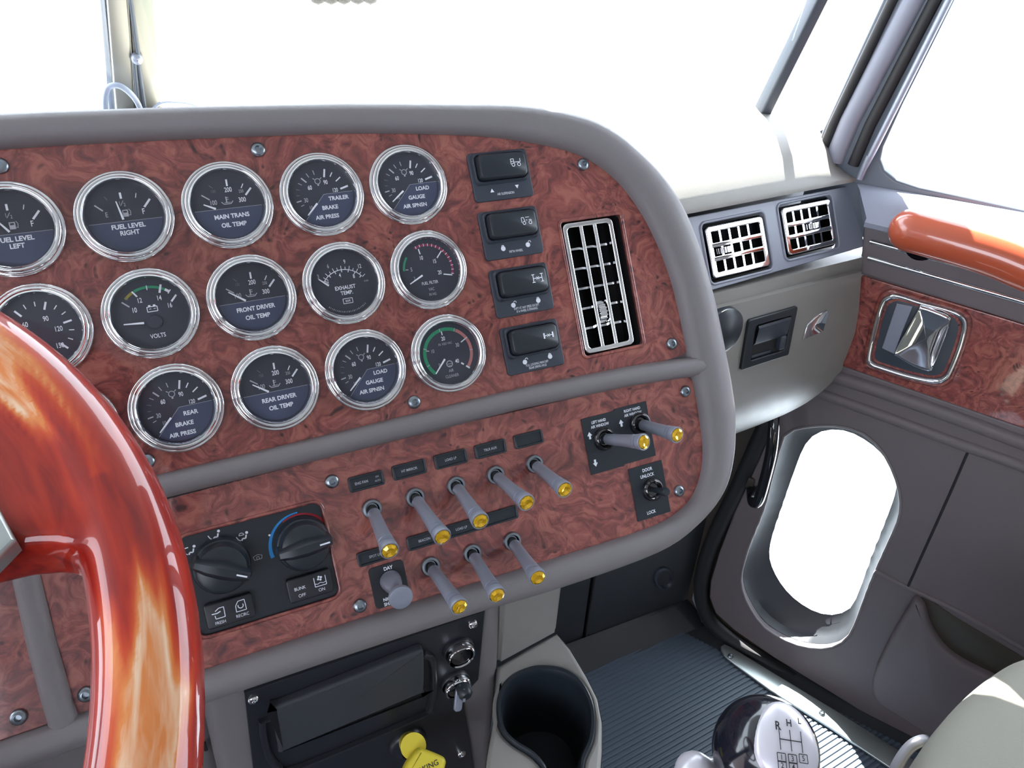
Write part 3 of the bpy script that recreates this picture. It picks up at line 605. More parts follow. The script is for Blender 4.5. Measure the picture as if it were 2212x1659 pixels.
def d_pyro(bm):
    c = (0, -7.5); ringp(bm, 0, -7.5 * K, 17.4 * K, .5 * K, ZT, 1, 38, 146, 30)
    for i in range(13):
        a = -54 + i * 108 / 12; radial(bm, a, 17.4, 19.4 if i % 2 else 20.2, .45, 1, c)
    for i in range(7): radial(bm, -50 + i * 100 / 6, 15.6, 17.4, .6, 1, c)
    for s, x, y, mi in (('3', -17.3, 7.5, 2), ('6', -8.9, 13.8, 2), ('9', 3.4, 15.3, 1), ('12', 13.4, 10.6, 1), ('2', -11.3, 3.2, 1), ('4', -1.8, 6.2, 1), ('8', 8, 4, 1)): tx(bm, s, x, y, 2.9, mi, .7)
    tx(bm, 'X100', 16.2, -.6, 1.3, 2, .8, 0); tx(bm, 'EXHAUST', .2, -3.0, 2.7, 1, .9, .02); tx(bm, 'TEMP.', .6, -6.9, 2.7, 1, .9, .02)
    pl(bm, [(-3.2 * K, -14.6 * K), (3.6 * K, -14.6 * K), (3.6 * K, -11.1 * K), (-3.2 * K, -11.1 * K), (-3.2 * K, -14.8 * K)], .4 * K, ZT, 1); tx(bm, 'H-H', .2, -12.85, 1.8, 1, .75, .02)
    for i in range(24):
        a = 222 - i * 3.4; r = 20.2; radial(bm, a, r, r + 1.1, .32 + .2 * (i % 3 == 0), 2)
def d_filter(bm):
    arc(bm, 19, 1.6, -84, -52, 4); arc(bm, 19, 1.6, -24, 108, 5)
    for i in range(14): radial(bm, -20 + i * 9.7, 18.0, 20.0, .5, 1)
    tk(bm, -4.7, 16.6, -4.1, 12.6, .9); tk(bm, 12.9, 12.8, 8.4, 8.0, .9); tk(bm, 17.8, -6.4, 11, -4.8, .9); tk(bm, -17.6, 2.6, -15.4, 2.4, .6, 2)
    tx(bm, '10', -3.9, 9.8, 3, 1, .7); tx(bm, '15', 5.9, 5.9, 3, 1, .7); tx(bm, '20', 8.3, -3, 3, 1, .7); tx(bm, '5', -13.1, 2.3, 3, 2, .7); tx(bm, '2', -12, -4.6, 2.6, 2, .7, 0)
    tx(bm, 'FUEL FILTER', -.9, -9.5, 2.3, 1, .74, .0); tx(bm, 'VAC', -.6, -14.4, 2.2, 2, .74, .0); tx(bm, 'IN HG', -.4, -18.3, 2.0, 2, .74, 0)
def d_cleaner(bm):
    arc(bm, 18.6, 2.6, -135, 28, 4); arc(bm, 18.6, 2.4, 29, 132, 6)
    for a in (-110, -70, -10, 26, 61, 92): radial(bm, a, 17.3, 19.9, .5, 2)
    tk(bm, -2.1, 17.2, -2.0, 14.4, .8); tk(bm, 17.2, 9.4, 11.6, 6.5, .8); tk(bm, 14.6, -14.2, 12, -12, 1.3); tk(bm, 10.4, -10.6, 8.6, -9.0, 1.2); tk(bm, -17, 5, -14.6, 4.4, .7, 2)
    tx(bm, '20', -1.9, 11.8, 3, 1, .72); tx(bm, 'IN. H2O VAC', -1.0, 7.7, 1.8, 2, .74, 0); tx(bm, '30', 8.3, 5.0, 3, 2, .72); tx(bm, '10', -12, 3.8, 2.8, 2, .7, 0); tx(bm, '40', 5.6, -7, 3, 1, .72); tx(bm, '0', -8.8, -7.4, 2.6, 2, .72, 0)
    ringp(bm, -.7 * K, -8 * K, 2.3 * K, .6 * K, ZT, 2); tk(bm, -2.5, -8, 1.1, -8, .4, 2); tk(bm, -1.8, -9.4, .4, -9.4, .3, 2)
    tx(bm, 'AIR', -.4, -13.2, 2.3, 2, .78, 0); tx(bm, 'CLEANER', -.5, -17.3, 2.3, 2, .78, 0)
def d_150(bm):
    for i in range(14):
        a = 20 + (i - 7) * 19.5; big = (i - 7) % 3 == 0; radial(bm, a, 13.5 if big else 15.6, 18.6, 1.2 if big else .6, 1)
    for s, x, y in (('30', -11, -6), ('60', -7.6, 5.2), ('90', 4.2, 7.1), ('120', 9.8, -.4), ('150', 8.5, -10.9)): tx(bm, s, x, y, 3.2, 1, .7)
    tx(bm, 'PSI', 0, -15, 2.4, 2, .8, 0)
def d_plain(bm):
    for i in range(13): radial(bm, -120 + i * 20, 14.6, 18.4, .8, 1)
    tx(bm, 'OIL', 0, -10, 2.6, 1, .9, .02)
GG = 'round chrome-rimmed gauges on the instrument panel'
def gauge(i, j, fn, nd, label, ns=1.0):
    u = i * 64.59 + j * 2.465; v = j * 64.59
    g = empty('gauge', pf(u, v), label, 'gauge', GG)
    obj('bezel', bezel_me, g, None, chrome, smooth=60)
    bm = new(); dial_base(bm); fn(bm); obj('dial', bm, g, None, DM)
    (x0, y0), (x1, y1) = nd; a = math.atan2(x1 - x0, y1 - y0)
    obj('needle', nee_me, g, T(x0 * K, y0 * K, 0) @ M.Rotation(-a, 4, 'Z') @ M.Diagonal((1.15, math.hypot(x1 - x0, y1 - y0) / 12.5, 1, 1)), white)
    obj('lens', lens_me, g, None, lensg, smooth=80)
Z2 = ((-4.6, -5.6), (-13.4, -14.4))
gauge(-1, 0, lambda b: d_fuel(b, 'LEFT'), ((-1.3, -1.6), (-8, 8)), 'gauge reading FUEL LEVEL LEFT, cut by the left picture edge')
gauge(0, 0, lambda b: d_fuel(b, 'RIGHT'), ((-1.3, -1.9), (-3.3, 10.2)), 'gauge reading FUEL LEVEL RIGHT in the top row')
gauge(1, 0, lambda b: d_temp(b, 'MAIN TRANS', 'OIL TEMP', .95), ((-8.4, -1.9), (-15.6, 1.8)), 'gauge reading MAIN TRANS OIL TEMP in the top row')
gauge(2, 0, lambda b: d_air(b, (('TRAILER', 11.2, -3.3), ('BRAKE', 3.8, -9.4), ('AIR PRESS', .6, -15.8))), ((-5, -6), (-13, -13.6)), 'gauge reading TRAILER BRAKE AIR PRESS in the top row')
gauge(3, 0, lambda b: d_air(b, (('LOAD', 10.4, -3.3), ('GAUGE', 4.6, -9.4), ('AIR SPNSN', 2.2, -15.4))), ((-5.2, -4.2), (-14.8, -11.2)), 'gauge reading LOAD GAUGE AIR SPNSN, topmost, beside the AIR SUSPENSION switch')
gauge(-1, 1, d_150, ((-4.6, -5.6), (-13, 3)), 'gauge with numbers to 150, half hidden behind the wheel rim')
gauge(0, 1, d_volt, ((-5.5, -5.6), (-17.6, -4.6)), 'VOLTS gauge with a green arc')
gauge(1, 1, lambda b: d_temp(b, 'FRONT DRIVER', 'OIL TEMP', .9), ((-4.6, -1.6), (-14.6, 6.0)), 'gauge reading FRONT DRIVER OIL TEMP')
gauge(2, 1, d_pyro, ((-11.4, -.2), (-17.6, 5.4)), 'EXHAUST TEMP. gauge with a double scale')
gauge(3, 1, d_filter, ((-6, -3.4), (-16.7, -8.4)), 'FUEL FILTER gauge with a crimson arc')
gauge(-1, 2, d_plain, Z2, 'gauge almost hidden behind the wheel, only its right rim showing')
gauge(0, 2, lambda b: d_air(b, (('REAR', 7.6, -4.6), ('BRAKE', 2.4, -11.2), ('AIR PRESS', 0, -17.6))), ((-4.8, -5.6), (-13.4, -14)), 'gauge reading REAR BRAKE AIR PRESS beside the wheel rim')
gauge(1, 2, lambda b: d_temp(b, 'REAR DRIVER', 'OIL TEMP', .95), ((-5, -1.6), (-14.6, 5.4)), 'gauge reading REAR DRIVER OIL TEMP in the bottom row')
gauge(2, 2, lambda b: d_air(b, (('LOAD', 10.4, -3.3), ('GAUGE', 4.6, -9.4), ('AIR SPNSN', 1.6, -15.4))), ((-5.2, -4.6), (-14.2, -12.6)), 'gauge reading LOAD GAUGE AIR SPNSN in the bottom row')
gauge(3, 2, d_cleaner, ((-4.2, -3.7), (-13.4, -13.4)), 'AIR CLEANER gauge with green and salmon arcs')

# ------------------------------------------------------------------ rocker switches
def ic_truck(bm, x, y, k=1):
    w = .45 * K; q = lambda P: [((x + a * k) * K, (y + b * k) * K) for a, b in P]
    pl(bm, q([(-4, -1.4), (-4, 2.6), (-1.4, 2.6), (-1.4, -1.4)]), w, .0108); pl(bm, q([(-4, .8), (-1.4, .8)]), w, .0108); pl(bm, q([(-1, 0), (4, 0), (4, 2.6)]), w, .0108)
    for c in (-2.2, 2.6): ringp(bm, (x + c * k) * K, (y - 1.9 * k) * K, 1.25 * k * K, w, .0108)
def ic_fifth(bm, x, y):
    q = lambda P: [((x + a) * K, (y + b) * K) for a, b in P]; w = .45 * K
    pl(bm, q([(-4.2, -1.4), (-4.2, 2.4), (-2.2, 2.4), (-1.6, -.6)]), w, .0108); pl(bm, q([(-.6, 2.4), (2.6, 2.4)]), w, .0108); pl(bm, q([(-.6, .2), (.8, .2)]), w, .0108); pl(bm, q([(2, .2), (4, .2), (4.2, -.6)]), w, .0108)
    for c in (-2.2, 3): ringp(bm, (x + c) * K, (y - 1.9) * K, 1.2 * K, w, .0108)
def ic_axle(bm, x, y, wide=True):
    w = .6 * K; q = lambda a, b, c, d, ww=w: bar(bm, (x + a) * K, (y + b) * K, (x + c) * K, (y + d) * K, ww, .0108)
    for s in (-1, 1):
        if wide: q(s * 5, 3, s * 2.4, 3); q(s * 5, -3, s * 2.4, -3); q(s * 3.8, 3, s * 3.8, -3)
        else: q(s * 3.8, 2.2, s * 3.8, -2.2, 1.3 * K)
        q(s * 3.6, 0, s * 1.2, 0)
    q(-1.2, 1, 1.2, -1); q(-1.2, -1, 1.2, 1)
def padlock(bm, x, y, op):
    ringp(bm, x * K, y * K, 1.0 * K, 1.9 * K, .0021, 1); 
    if op: ringp(bm, (x + 1.8) * K, (y + 1.9) * K, 1.1 * K, .5 * K, .0021, 1, -20, 170, 8)
    else: ringp(bm, x * K, (y + 1.6) * K, 1.0 * K, .5 * K, .0021, 1, 0, 180, 8)
rk_b = new()
L = []
for w, h, r, z in ((41, 19.5, 4, .0018), (41, 19.5, 4, .0075), (40, 18.6, 4, .0095), (38, 17, 4, .0104)): L.append([V((x * K, y * K, z - .0022 * (x / 20 + 1) * .5 * (1 if z > .005 else 0) + .0016 * (abs(x) / 20) ** 2)) for x, y in rrect(w, h, r, 6)])
loft(rk_b, L, True, False, True); rk_me = bpy.data.meshes.new('rocker'); rk_b.to_mesh(rk_me); rk_b.free()
def rocker(v, u0, label, draw, words, marks):
    g = empty('rocker_switch', pf(u0, v), label, 'switch', 'black rocker switches in a column beside the gauges')
    bm = new(); plate(bm, rrect(50.5 * K, 38 * K, 3 * K, 4), 0, .0019, .0008)
    L = [[V((x * K, y * K, z)) for x, y in rrect(w, h, r, 6, 0, 6)] for w, h, r, z in ((46, 25, 4, .0015), (45.5, 24.5, 4, .0042), (44, 23, 4, .0054), (42.5, 21, 4, .0050), (42, 20.5, 4, .002))]
    loft(bm, L)
    marks(bm)
    for k, s in enumerate(words): text(bm, s, 1.0 * K, (-14.4 - 2.5 * k + (.8 if len(words) > 1 else 0)) * K, 1.9 * K, .0021, 1, .72 if len(s) < 18 else .62, .0)
    obj('plate', bm, g, None, [slate, white], smooth=35)
    bt = obj('rocker', rk_me, g, T(0, 6 * K, 0) , blackg if 0 else navy, smooth=40)
    bm = new(); draw(bm); obj('symbol', bm, bt, T(0, -6 * K, -.0006), [white, white])
tri = lambda bm, x, y, s: poly(bm, [((x - 1.7) * K, (y - 1.3 * s) * K), ((x + 1.7) * K, (y - 1.3 * s) * K), (x * K, (y + 1.6 * s) * K)][::int(s)], .0021, 1)
rocker(0.4, 269.6, 'rocker switch marked AIR SUSPENSION, topmost of the four', lambda b: ic_truck(b, 10.5, 7), ['AIR SUSPENSION'], lambda b: (tri(b, -10.1, -11.2, 1), tri(b, 11.6, -10.2, -1)))
rocker(46, 269, 'rocker switch marked FIFTH WHEEL, second from the top', lambda b: ic_fifth(b, 11, 7), ['FIFTH WHEEL'], lambda b: (padlock(b, -9.5, -11.2, 0), padlock(b, 12, -11, 1)))
rocker(91.5, 268.8, 'rocker switch marked SHIFT AT ANY SPEED, third from the top', lambda b: ic_axle(b, 11.4, 6.8), ['SHIFT AT ANY SPEED EXCEPT', 'IF A WHEEL IS SPINNING'], lambda b: (padlock(b, -10, -10.6, 1), padlock(b, 12, -10.4, 0)))
rocker(137.3, 268.6, 'rocker switch marked FULL LOCKING MAIN DIFF, lowest of the four', lambda b: ic_axle(b, 11.6, 6.8, False), ['FULL LOCKING MAIN DIFF', 'REAR DRIVE AXLE'], lambda b: (padlock(b, -9.3, -10.6, 1), padlock(b, 13.2, -10.4, 0)))

# ------------------------------------------------------------------ air vents
def air_vent(mw, w, h, nc, nr, label, vert, face, rec=.006, wheel=(0, 0), grp=None, gw=None, gx=0, tb=.0014, fw=.0042):
    """louvred outlet: w x h metres, long blades and short cross fins"""
    g = empty('air_vent', mw, label, 'air vent', grp)
    bm = new(); a = rrect(w, h, .005, 5); L = []
    for k, z in ((1.0, -rec + .001), (1.0, -.03), ): L.append([V((x * k, y * k, z)) for x, y in a])
    loft(bm, L, True, False, True); obj('housing', bm, g, None, rubber, smooth=40)
    bm = new(); ww, hh = (gw or w - .004), h - .004; gm = M.Translation((gx, 0, 0))
    me = sheet(ccw(rrect(ww, hh, .005, 5)), [rrect(ww - 2 * fw, hh - 2 * fw, .003, 4)], -rec, -rec + .006, .0012); add_mesh(bm, me)
    nb_ = (nc if vert else nr) - 1
    for i in range(nb_):
        if vert: x = -ww / 2 + fw + (ww - 2 * fw) * (i + 1) / (nb_ + 1); box(bm, x - tb, x + tb, -hh / 2 + fw * .6, hh / 2 - fw * .6, -rec - .012, -rec + .0055, bev=.0009)
        else: y = -hh / 2 + fw + (hh - 2 * fw) * (i + 1) / (nb_ + 1); box(bm, -ww / 2 + fw * .6, ww / 2 - fw * .6, y - tb, y + tb, -rec - .012, -rec + .0055, bev=.0009)
    obj('grille', bm, g, gm, chrome, smooth=40)
    bm = new(); nf = (nr if vert else nc)
    for i in range(nf - 1 if vert else nf + 1):
        if vert: y = -hh / 2 + fw + (hh - 2 * fw) * (i + 1) / nf; box(bm, -ww / 2 + fw, ww / 2 - fw, y - .0009, y + .0009, -rec - .020, -rec - .002)
        else: x = -ww / 2 + fw + (ww - 2 * fw) * (i + .35) / (nf + .2); box(bm, x - .0015, x + .0015, -hh / 2 + fw, hh / 2 - fw, -rec - .020, -rec - .001)
    obj('fins', bm, g, gm, chrome)
    bm = new(); R = M.Rotation(math.pi / 2, 3, 'Y') if vert else M.Rotation(math.pi / 2, 3, 'X')
    lathe(bm, [(.001, -.0035), (.008, -.0035), (.0085, -.003), (.0085, .003), (.008, .0035), (.001, .0035)], 28, at=(*wheel, -rec - .003), rot=R)
    for k in range(18):
        t = 2 * math.pi * k / 18; p = R @ V((.0087 * math.cos(t), .0087 * math.sin(t), 0)); c = V((*wheel, -rec - .003)) + p
        d = .0006; e = .0033
        if vert: box(bm, c.x - e, c.x + e, c.y - d, c.y + d, c.z - d, c.z + d)
        else: box(bm, c.x - d, c.x + d, c.y - e, c.y + e, c.z - d, c.z + d)
    obj('thumb_wheel', bm, g, gm, chrome, smooth=30)
    return g
air_vent(pf(342, 98.5), .0585, .112, 3, 6, 'tall chrome air vent set in the burl wood beside the rocker switches', True, None, .005, (.0, -.022), None, .0475, -.0035, .0017)

# ------------------------------------------------------------------ toggle switches
col_b = new(); lathe(col_b, [(.0074, 0), (.0074, .0018), (.0068, .0030), (.0052, .0034), (.0046, .0018), (.0043, .0010)], 32, cap1=True); col_me = bpy.data.meshes.new('collar'); col_b.to_mesh(col_me); col_b.free()
bigc = new(); lathe(bigc, [(.0098, 0), (.0098, .002), (.0090, .0048), (.0075, .0058), (.0060, .0046), (.0052, .0025)], 36, cap1=True); big_me = bpy.data.meshes.new('boot'); bigc.to_mesh(big_me); bigc.free()
def lever_mesh(Ln):
    b = new(); lathe(b, [(.0028, -.002), (.0032, .004), (.0046, .006), (.0048, Ln * .45), (.0053, Ln * .70), (.0056, Ln * .74), (.0057, Ln * .80), (.0051, Ln * .805), (.0051, Ln * .82), (.0058, Ln * .825), (.0060, Ln * .87), (.0053, Ln * .875), (.0053, Ln * .89), (.0063, Ln * .90), (.0067, Ln * .985), (.0065, Ln), (.0056, Ln), (.0054, Ln * .985)], 32)
    m_ = bpy.data.meshes.new('lever'); b.to_mesh(m_); b.free(); return m_
def tip_mesh(Ln):
    b = new(); L = []
    for r, z in ((.0056, Ln * .985), (.0054, Ln + .0008), (.0035, Ln + .0020), (.0011, Ln + .0010)): L.append([V((r * math.cos(2 * math.pi * k / 10), r * math.sin(2 * math.pi * k / 10), z)) for k in range(10)])
    loft(b, L, True, False, True); m_ = bpy.data.meshes.new('jewel'); b.to_mesh(m_); b.free(); return m_
LN = .052; lev_me = lever_mesh(LN); tip_me = tip_mesh(LN)
def aim(u, v, px, h=.049):                   # direction of a lever whose tip shows at px
    p = PF.inverted() @ hit(*px, PF, h); d = V((p.x, p.y, p.z)) - V((u * K, -v * K, 0)); return d
def toggle(u, v, px, label, grp, collar=None, cm=None, h=.049):
    g = empty('toggle_switch', pf(u, v), label, 'switch', grp); d = aim(u, v, px, h)
    obj('collar', collar or col_me, g, None, cm or screwm, smooth=45)
    k = d.length / LN; R = V((0, 0, 1)).rotation_difference(d.normalized()).to_matrix().to_4x4() @ M.Diagonal((1, 1, k, 1))
    lv = obj('lever', lev_me, g, R, steel, smooth=45); obj('jewel', tip_me, lv, None, amber)
    b = new(); lathe(b, [(.0039, .001), (.0036, .004), (.003, .007)], 20, cap1=True); obj('boot', b, g, V((0, 0, 1)).rotation_difference(d.normalized()).to_matrix().to_4x4(), rubber, smooth=60)
    return g
GT = 'silver toggle switches with amber tips'
names = ['below the ENG FAN label, leftmost of the upper row', 'below the HT MIRROR label', 'below the LOAD LP label', 'below the TRLR AUX label', 'below the blank label, rightmost of the upper row']
for (u, v), px, nm in zip(((118, 230), (151, 230), (184, 229.5), (217, 229.5), (251, 229)), ((842, 1190), (956, 1160), (1038, 1126), (1138, 1086), (1220, 1058)), names):
    toggle(u, v, px, 'amber-tipped silver toggle switch ' + nm, GT)
for (u, v), px, nm in zip(((152, 284), (186, 284), (220, 284)), ((993, 1311), (1074, 1286), (1162, 1248)), ('beside the DAY knob, leftmost of the lower row', 'in the middle of the lower row', 'at the right end of the lower row')):
    toggle(u, v, px, 'amber-tipped silver toggle switch ' + nm, GT)
def pP(x, y, h=0): a = P_ = loc(x, y, PF, h / 1000); return a[0] * 1000, -a[1] * 1000
# placards behind the window and door-lock switches
def arrow(bm, x, y, s, mi=1):
    poly(bm, [((x - 2.3) * K, y * K), ((x + 2.3) * K, y * K), (x * K, (y + 3.2 * s) * K)][::s], .0013, mi); bar(bm, x * K, y * K, x * K, (y - 2.8 * s) * K, 1.9 * K, .0013, mi)
g = empty('switch_placard', pf(315.5, 227), 'black placard reading LEFT HAND AIR WINDOW behind a toggle', 'placard', 'black switch placards')
bm = new(); box(bm, -.0165, .0155, -.0235, .0235, 0, .0011); text(bm, 'LEFT HAND', -1 * K, 18.6 * K, 2.3 * K, .0013, 1, .8, .02); text(bm, 'AIR WINDOW', -.5 * K, 14.9 * K, 2.3 * K, .0013, 1, .8, .02)
arrow(bm, -11.5, 8.5, 1); arrow(bm, -11, -14.5, -1); obj('plaque', bm, g, None, [navy, white])
g = empty('switch_placard', pf(346.5, 223.5), 'black placard reading RIGHT HAND AIR WINDOW, nearest the panel corner', 'placard', 'black switch placards')
bm = new(); box(bm, -.0155, .0160, -.0260, .0215, 0, .0010); text(bm, 'RIGHT HAND', 1 * K, 17.6 * K, 2.3 * K, .0013, 1, .8, .02); text(bm, 'AIR WINDOW', 1.2 * K, 13.9 * K, 2.3 * K, .0013, 1, .8, .02)
arrow(bm, -11.5, 8.5, 1); obj('plaque', bm, g, None, [navy, white])
u, v = pP(1303, 948); toggle(u, v, (1391, 955), 'amber-tipped toggle switch on the LEFT HAND AIR WINDOW placard', 'air window toggle switches', big_me, blackg, .047)
u, v = pP(1380, 915); toggle(u, v, (1463, 940), 'amber-tipped toggle switch on the RIGHT HAND AIR WINDOW placard', 'air window toggle switches', big_me, blackg, .047)
g = empty('switch_placard', pf(350.5, 277.5), 'black placard reading DOOR UNLOCK and LOCK under the window placards', 'placard', 'black switch placards')
bm = new(); box(bm, -.0165, .0165, -.0225, .0230, 0, .0011); text(bm, 'DOOR', 1 * K, 18.6 * K, 2.7 * K, .0013, 1, .85, .02); text(bm, 'UNLOCK', 0, 13.6 * K, 2.7 * K, .0013, 1, .85, .02); text(bm, 'LOCK', -2.5 * K, -17.8 * K, 2.7 * K, .0013, 1, .85, .02)
obj('plaque', bm, g, None, [navy, white])
u, v = pP(1407, 1057); g = empty('toggle_switch', pf(u, v), 'short black toggle switch on the DOOR UNLOCK LOCK placard', 'switch')
obj('collar', big_me, g, None, blackg, smooth=45); bm = new(); d = aim(u, v, (1441, 1063), .022); R = V((0, 0, 1)).rotation_difference(d.normalized()).to_matrix().to_4x4()
lathe(bm, [(.0020, 0), (.0024, .008), (.0033, d.length * .7), (.0040, d.length * .92), (.0030, d.length)], 20, cap1=True); obj('lever', bm, g, R, navy, smooth=60)
# DAY / NIGHT knob
g = empty('switch_placard', pf(119.5, 288), 'black placard reading DAY behind the aluminium knob', 'placard', 'black switch placards')
bm = new(); box(bm, -.0135, .0130, -.0155, .0155, 0, .0010, r=.003); text(bm, 'DAY', 1 * K, 12.2 * K, 2.6 * K, .0012, 1, .9, .03); text(bm, 'NIGHT', -2.5 * K, -10.0 * K, 2.4 * K, .0012, 1, .9, .03); text(bm, 'SHADE', -2.5 * K, -13.6 * K, 2.4 * K, .0012, 1, .9, .03)
obj('plaque', bm, g, None, [black, white])
u, v = pP(842, 1252); g = empty('dimmer_knob', pf(u, v), 'plain aluminium mushroom knob on the DAY placard', 'knob'); d = aim(u, v, (867, 1292), .030)
R = V((0, 0, 1)).rotation_difference(d.normalized()).to_matrix().to_4x4(); Ld = d.length
bm = new(); lathe(bm, [(.0078, .001), (.0078, .004), (.0070, .006), (.0072, .008), (.0062, .0095), (.0064, .0115), (.0050, .014), (.0046, Ld * .6), (.0052, Ld * .75)], 36); obj('shaft', bm, g, R, steel, smooth=40)
bm = new(); lathe(bm, [(.0054, Ld * .7), (.0082, Ld * .86), (.0088, Ld * .93), (.0085, Ld * .99), (.0077, Ld), (.0002, Ld - .0012)], 40, cap1=True); obj('cap', bm, g, R, steel, smooth=35)
# label tiles
def tile(u, v, w, h, words, label, cl='label tile', rot=0.0, sz=2.0, dz=0):
    g = tag(obj('label_tile', tile_bm(w, h, words, sz), None, pf(u, v) @ M.Rotation(rot, 4, 'Z'), [navy, dim], smooth=30), label, 'label tile', 'black label tiles above the toggle switches'); return g
def tile_bm(w, h, words, sz):
    bm = new(); w *= K; h *= K; me = sheet(ccw(rrect(w, h, .0016, 4)), [rrect(w - .003, h - .003, .001, 4)], 0, .0026, .0005); add_mesh(bm, me); box(bm, -w / 2 + .001, w / 2 - .001, -h / 2 + .001, h / 2 - .001, 0, .0012)
    for s, x, y, z_ in words: text(bm, s, x * K, y * K, z_ * K, .0014, 1, .86, .015)
    return bm
tile(118, 209, 26, 11, [('ENG FAN', -3.6, 0, 1.9), ('ON', 8.4, 1.5, 1.3), ('AUTO', 8.4, -1.5, 1.3)], 'black label tile reading ENG FAN, leftmost above the toggles')
tile(151, 208.5, 26, 11, [('HT MIRROR', 0, 0, 1.9)], 'black label tile reading HT MIRROR')
tile(184, 208.5, 26, 11, [('LOAD LP', 0, 0, 1.9)], 'black label tile reading LOAD LP in the upper row')
tile(217, 208.5, 26, 11, [('TRLR AUX', 0, 0, 1.9)], 'black label tile reading TRLR AUX')
tile(250, 208.5, 25, 11, [], 'blank black label tile at the right end of the upper row')
tile(113, 264, 26, 10.5, [('SPOT LP', 0, 0, 1.9)], 'black label tile starting with S above the DAY knob')
tile(153.5, 263, 31, 10.5, [('BEACON', -2, 0, 1.9)], 'black label tile reading BEACON in the lower row')
tile(184.5, 262.5, 30, 10.5, [('LOAD LP', -3, 0, 1.9)], 'black label tile reading LOAD LP in the lower row')
tile(214.5, 262, 29, 10.5, [], 'blank black label tile at the right end of the lower row')

# ------------------------------------------------------------------ climate control
g = empty('climate_control', pf(35, 250), 'black climate control panel with two round knobs beside the wheel', 'climate control')
bm = new(); box(bm, -.0488, .0488, -.0358, .0358, -.006, -.0015, r=.006)
def at_px(x, y): a = pP(x, y, -1.5); return (a[0] - 35, -(a[1] - 250))
kx1, ky1 = at_px(476, 1222); kx2, ky2 = at_px(652, 1172)
kx1, ky1 = -24.5, 9.5; kx2, ky2 = 30.5, 9.0
def arcr(cx_, cy_, r, w, a0, a1, mi, w1=None):
    for i in range(24):
        t0 = a0 + (a1 - a0) * i / 24; t1 = a0 + (a1 - a0) * (i + 1) / 24; wa = w + ((w1 or w) - w) * i / 24
        ringp(bm, cx_ * K, cy_ * K, r * K, wa * K, -.0013, mi, min(t0, t1), max(t0, t1), 1)
arcr(kx2, ky2, 22.2, 2.6, 192, 88, 2, .8); arcr(kx2, ky2, 20.6, .7, 120, 10, 3, 2.4)
def seatman(x, y, s=1, head=True):
    ringp(bm, (x + 3.2) * K, (y + 2.4) * K, .5 * K, 1.0 * K, -.0012, 1, n=10); pl(bm, [((x + a) * K, (y + b) * K) for a, b in ((2.6, 1.0), (1.8, -1.4), (-.2, -1.0), (-1, -2.4))], 1.0 * K, -.0012, 1); pl(bm, [((x + a) * K, (y + b) * K) for a, b in ((-4, 1), (-3, -1.2), (-1.6, -2.2))], .6 * K, -.0012, 1)
for px, k in (((410, 1190), 1), ((463, 1157), 0), ((524, 1160), 2)):
    x, y = at_px(*px); seatman(x, y)
    if k == 1: pl(bm, [((x - 3.5) * K, (y + 2.4) * K), ((x - .5) * K, (y + 2.6) * K)], .6 * K, -.0012, 1)
    if k == 2: ringp(bm, (x - .5) * K, (y + 1.4) * K, 1.6 * K, .4 * K, -.0012, 1, 0, 180, 8); bar(bm, (x - 2.2) * K, (y + 1.4) * K, (x + 1.2) * K, (y + 1.4) * K, .4 * K, -.0012)
x, y = at_px(557, 1204); pl(bm, [((x + a) * K, (y + b) * K) for a, b in ((-2.4, -1.4), (-3, 1), (0, 2), (3, 1), (2.4, -1.4), (-2.4, -1.4))], .35 * K, -.0012, 4); ringp(bm, x * K, (y - .4) * K, 1.0 * K, .4 * K, -.0012, 4, n=10)
x, y = at_px(582, 1156); ringp(bm, x * K, y * K, .4 * K, .8 * K, -.0012, 1, n=8)
obj('faceplate', bm, g, None, [navy, white, bluep, redk, dim])
def knob(kx, ky, ang, nm):
    bm = new(); lathe(bm, [(.0190, -.0015), (.0190, .004), (.0182, .006), (.0172, .0065), (.0165, .013), (.0155, .0155), (.0135, .0165), (.0002, .0168)], 56, at=(0, 0, 0), cap1=True)
    kb = obj('knob', bm, g, T(kx * K, ky * K, 0), slate if 0 else navy, smooth=35)
    bm = new(); L = []
    for x, w, h in ((-.0195, .001, .012), (-.018, .0042, .0195), (-.010, .0058, .0225), (.0, .0066, .023), (.010, .0058, .0225), (.018, .0042, .0195), (.0195, .001, .012)):
        L.append([V((x, -w, .006)), V((x, -w * .85, h - .003)), V((x, -w * .4, h)), V((x, w * .4, h)), V((x, w * .85, h - .003)), V((x, w, .006))])
    loft(bm, L, False, True, True); bar(bm, .009, 0, .016, 0, .0011, .0226 + .0003, 1)
    obj('grip', bm, kb, M.Rotation(math.radians(ang), 4, 'Z'), [navy, white], smooth=40); return kb
knob(kx1, ky1, -28, ''); knob(kx2, ky2, 2, '')
def rk2(px0, px1, draw, nm):
    x, y = (px0 + px1[0]) if 0 else at_px(*px0); bm = new(); w, h = px1
    plate(bm, rrect(w * K, h * K, 2 * K, 4, x * K, y * K), -.0016, .0035, .001)
    draw(bm, x, y); obj('button', bm, g, None, [black, white], smooth=35)
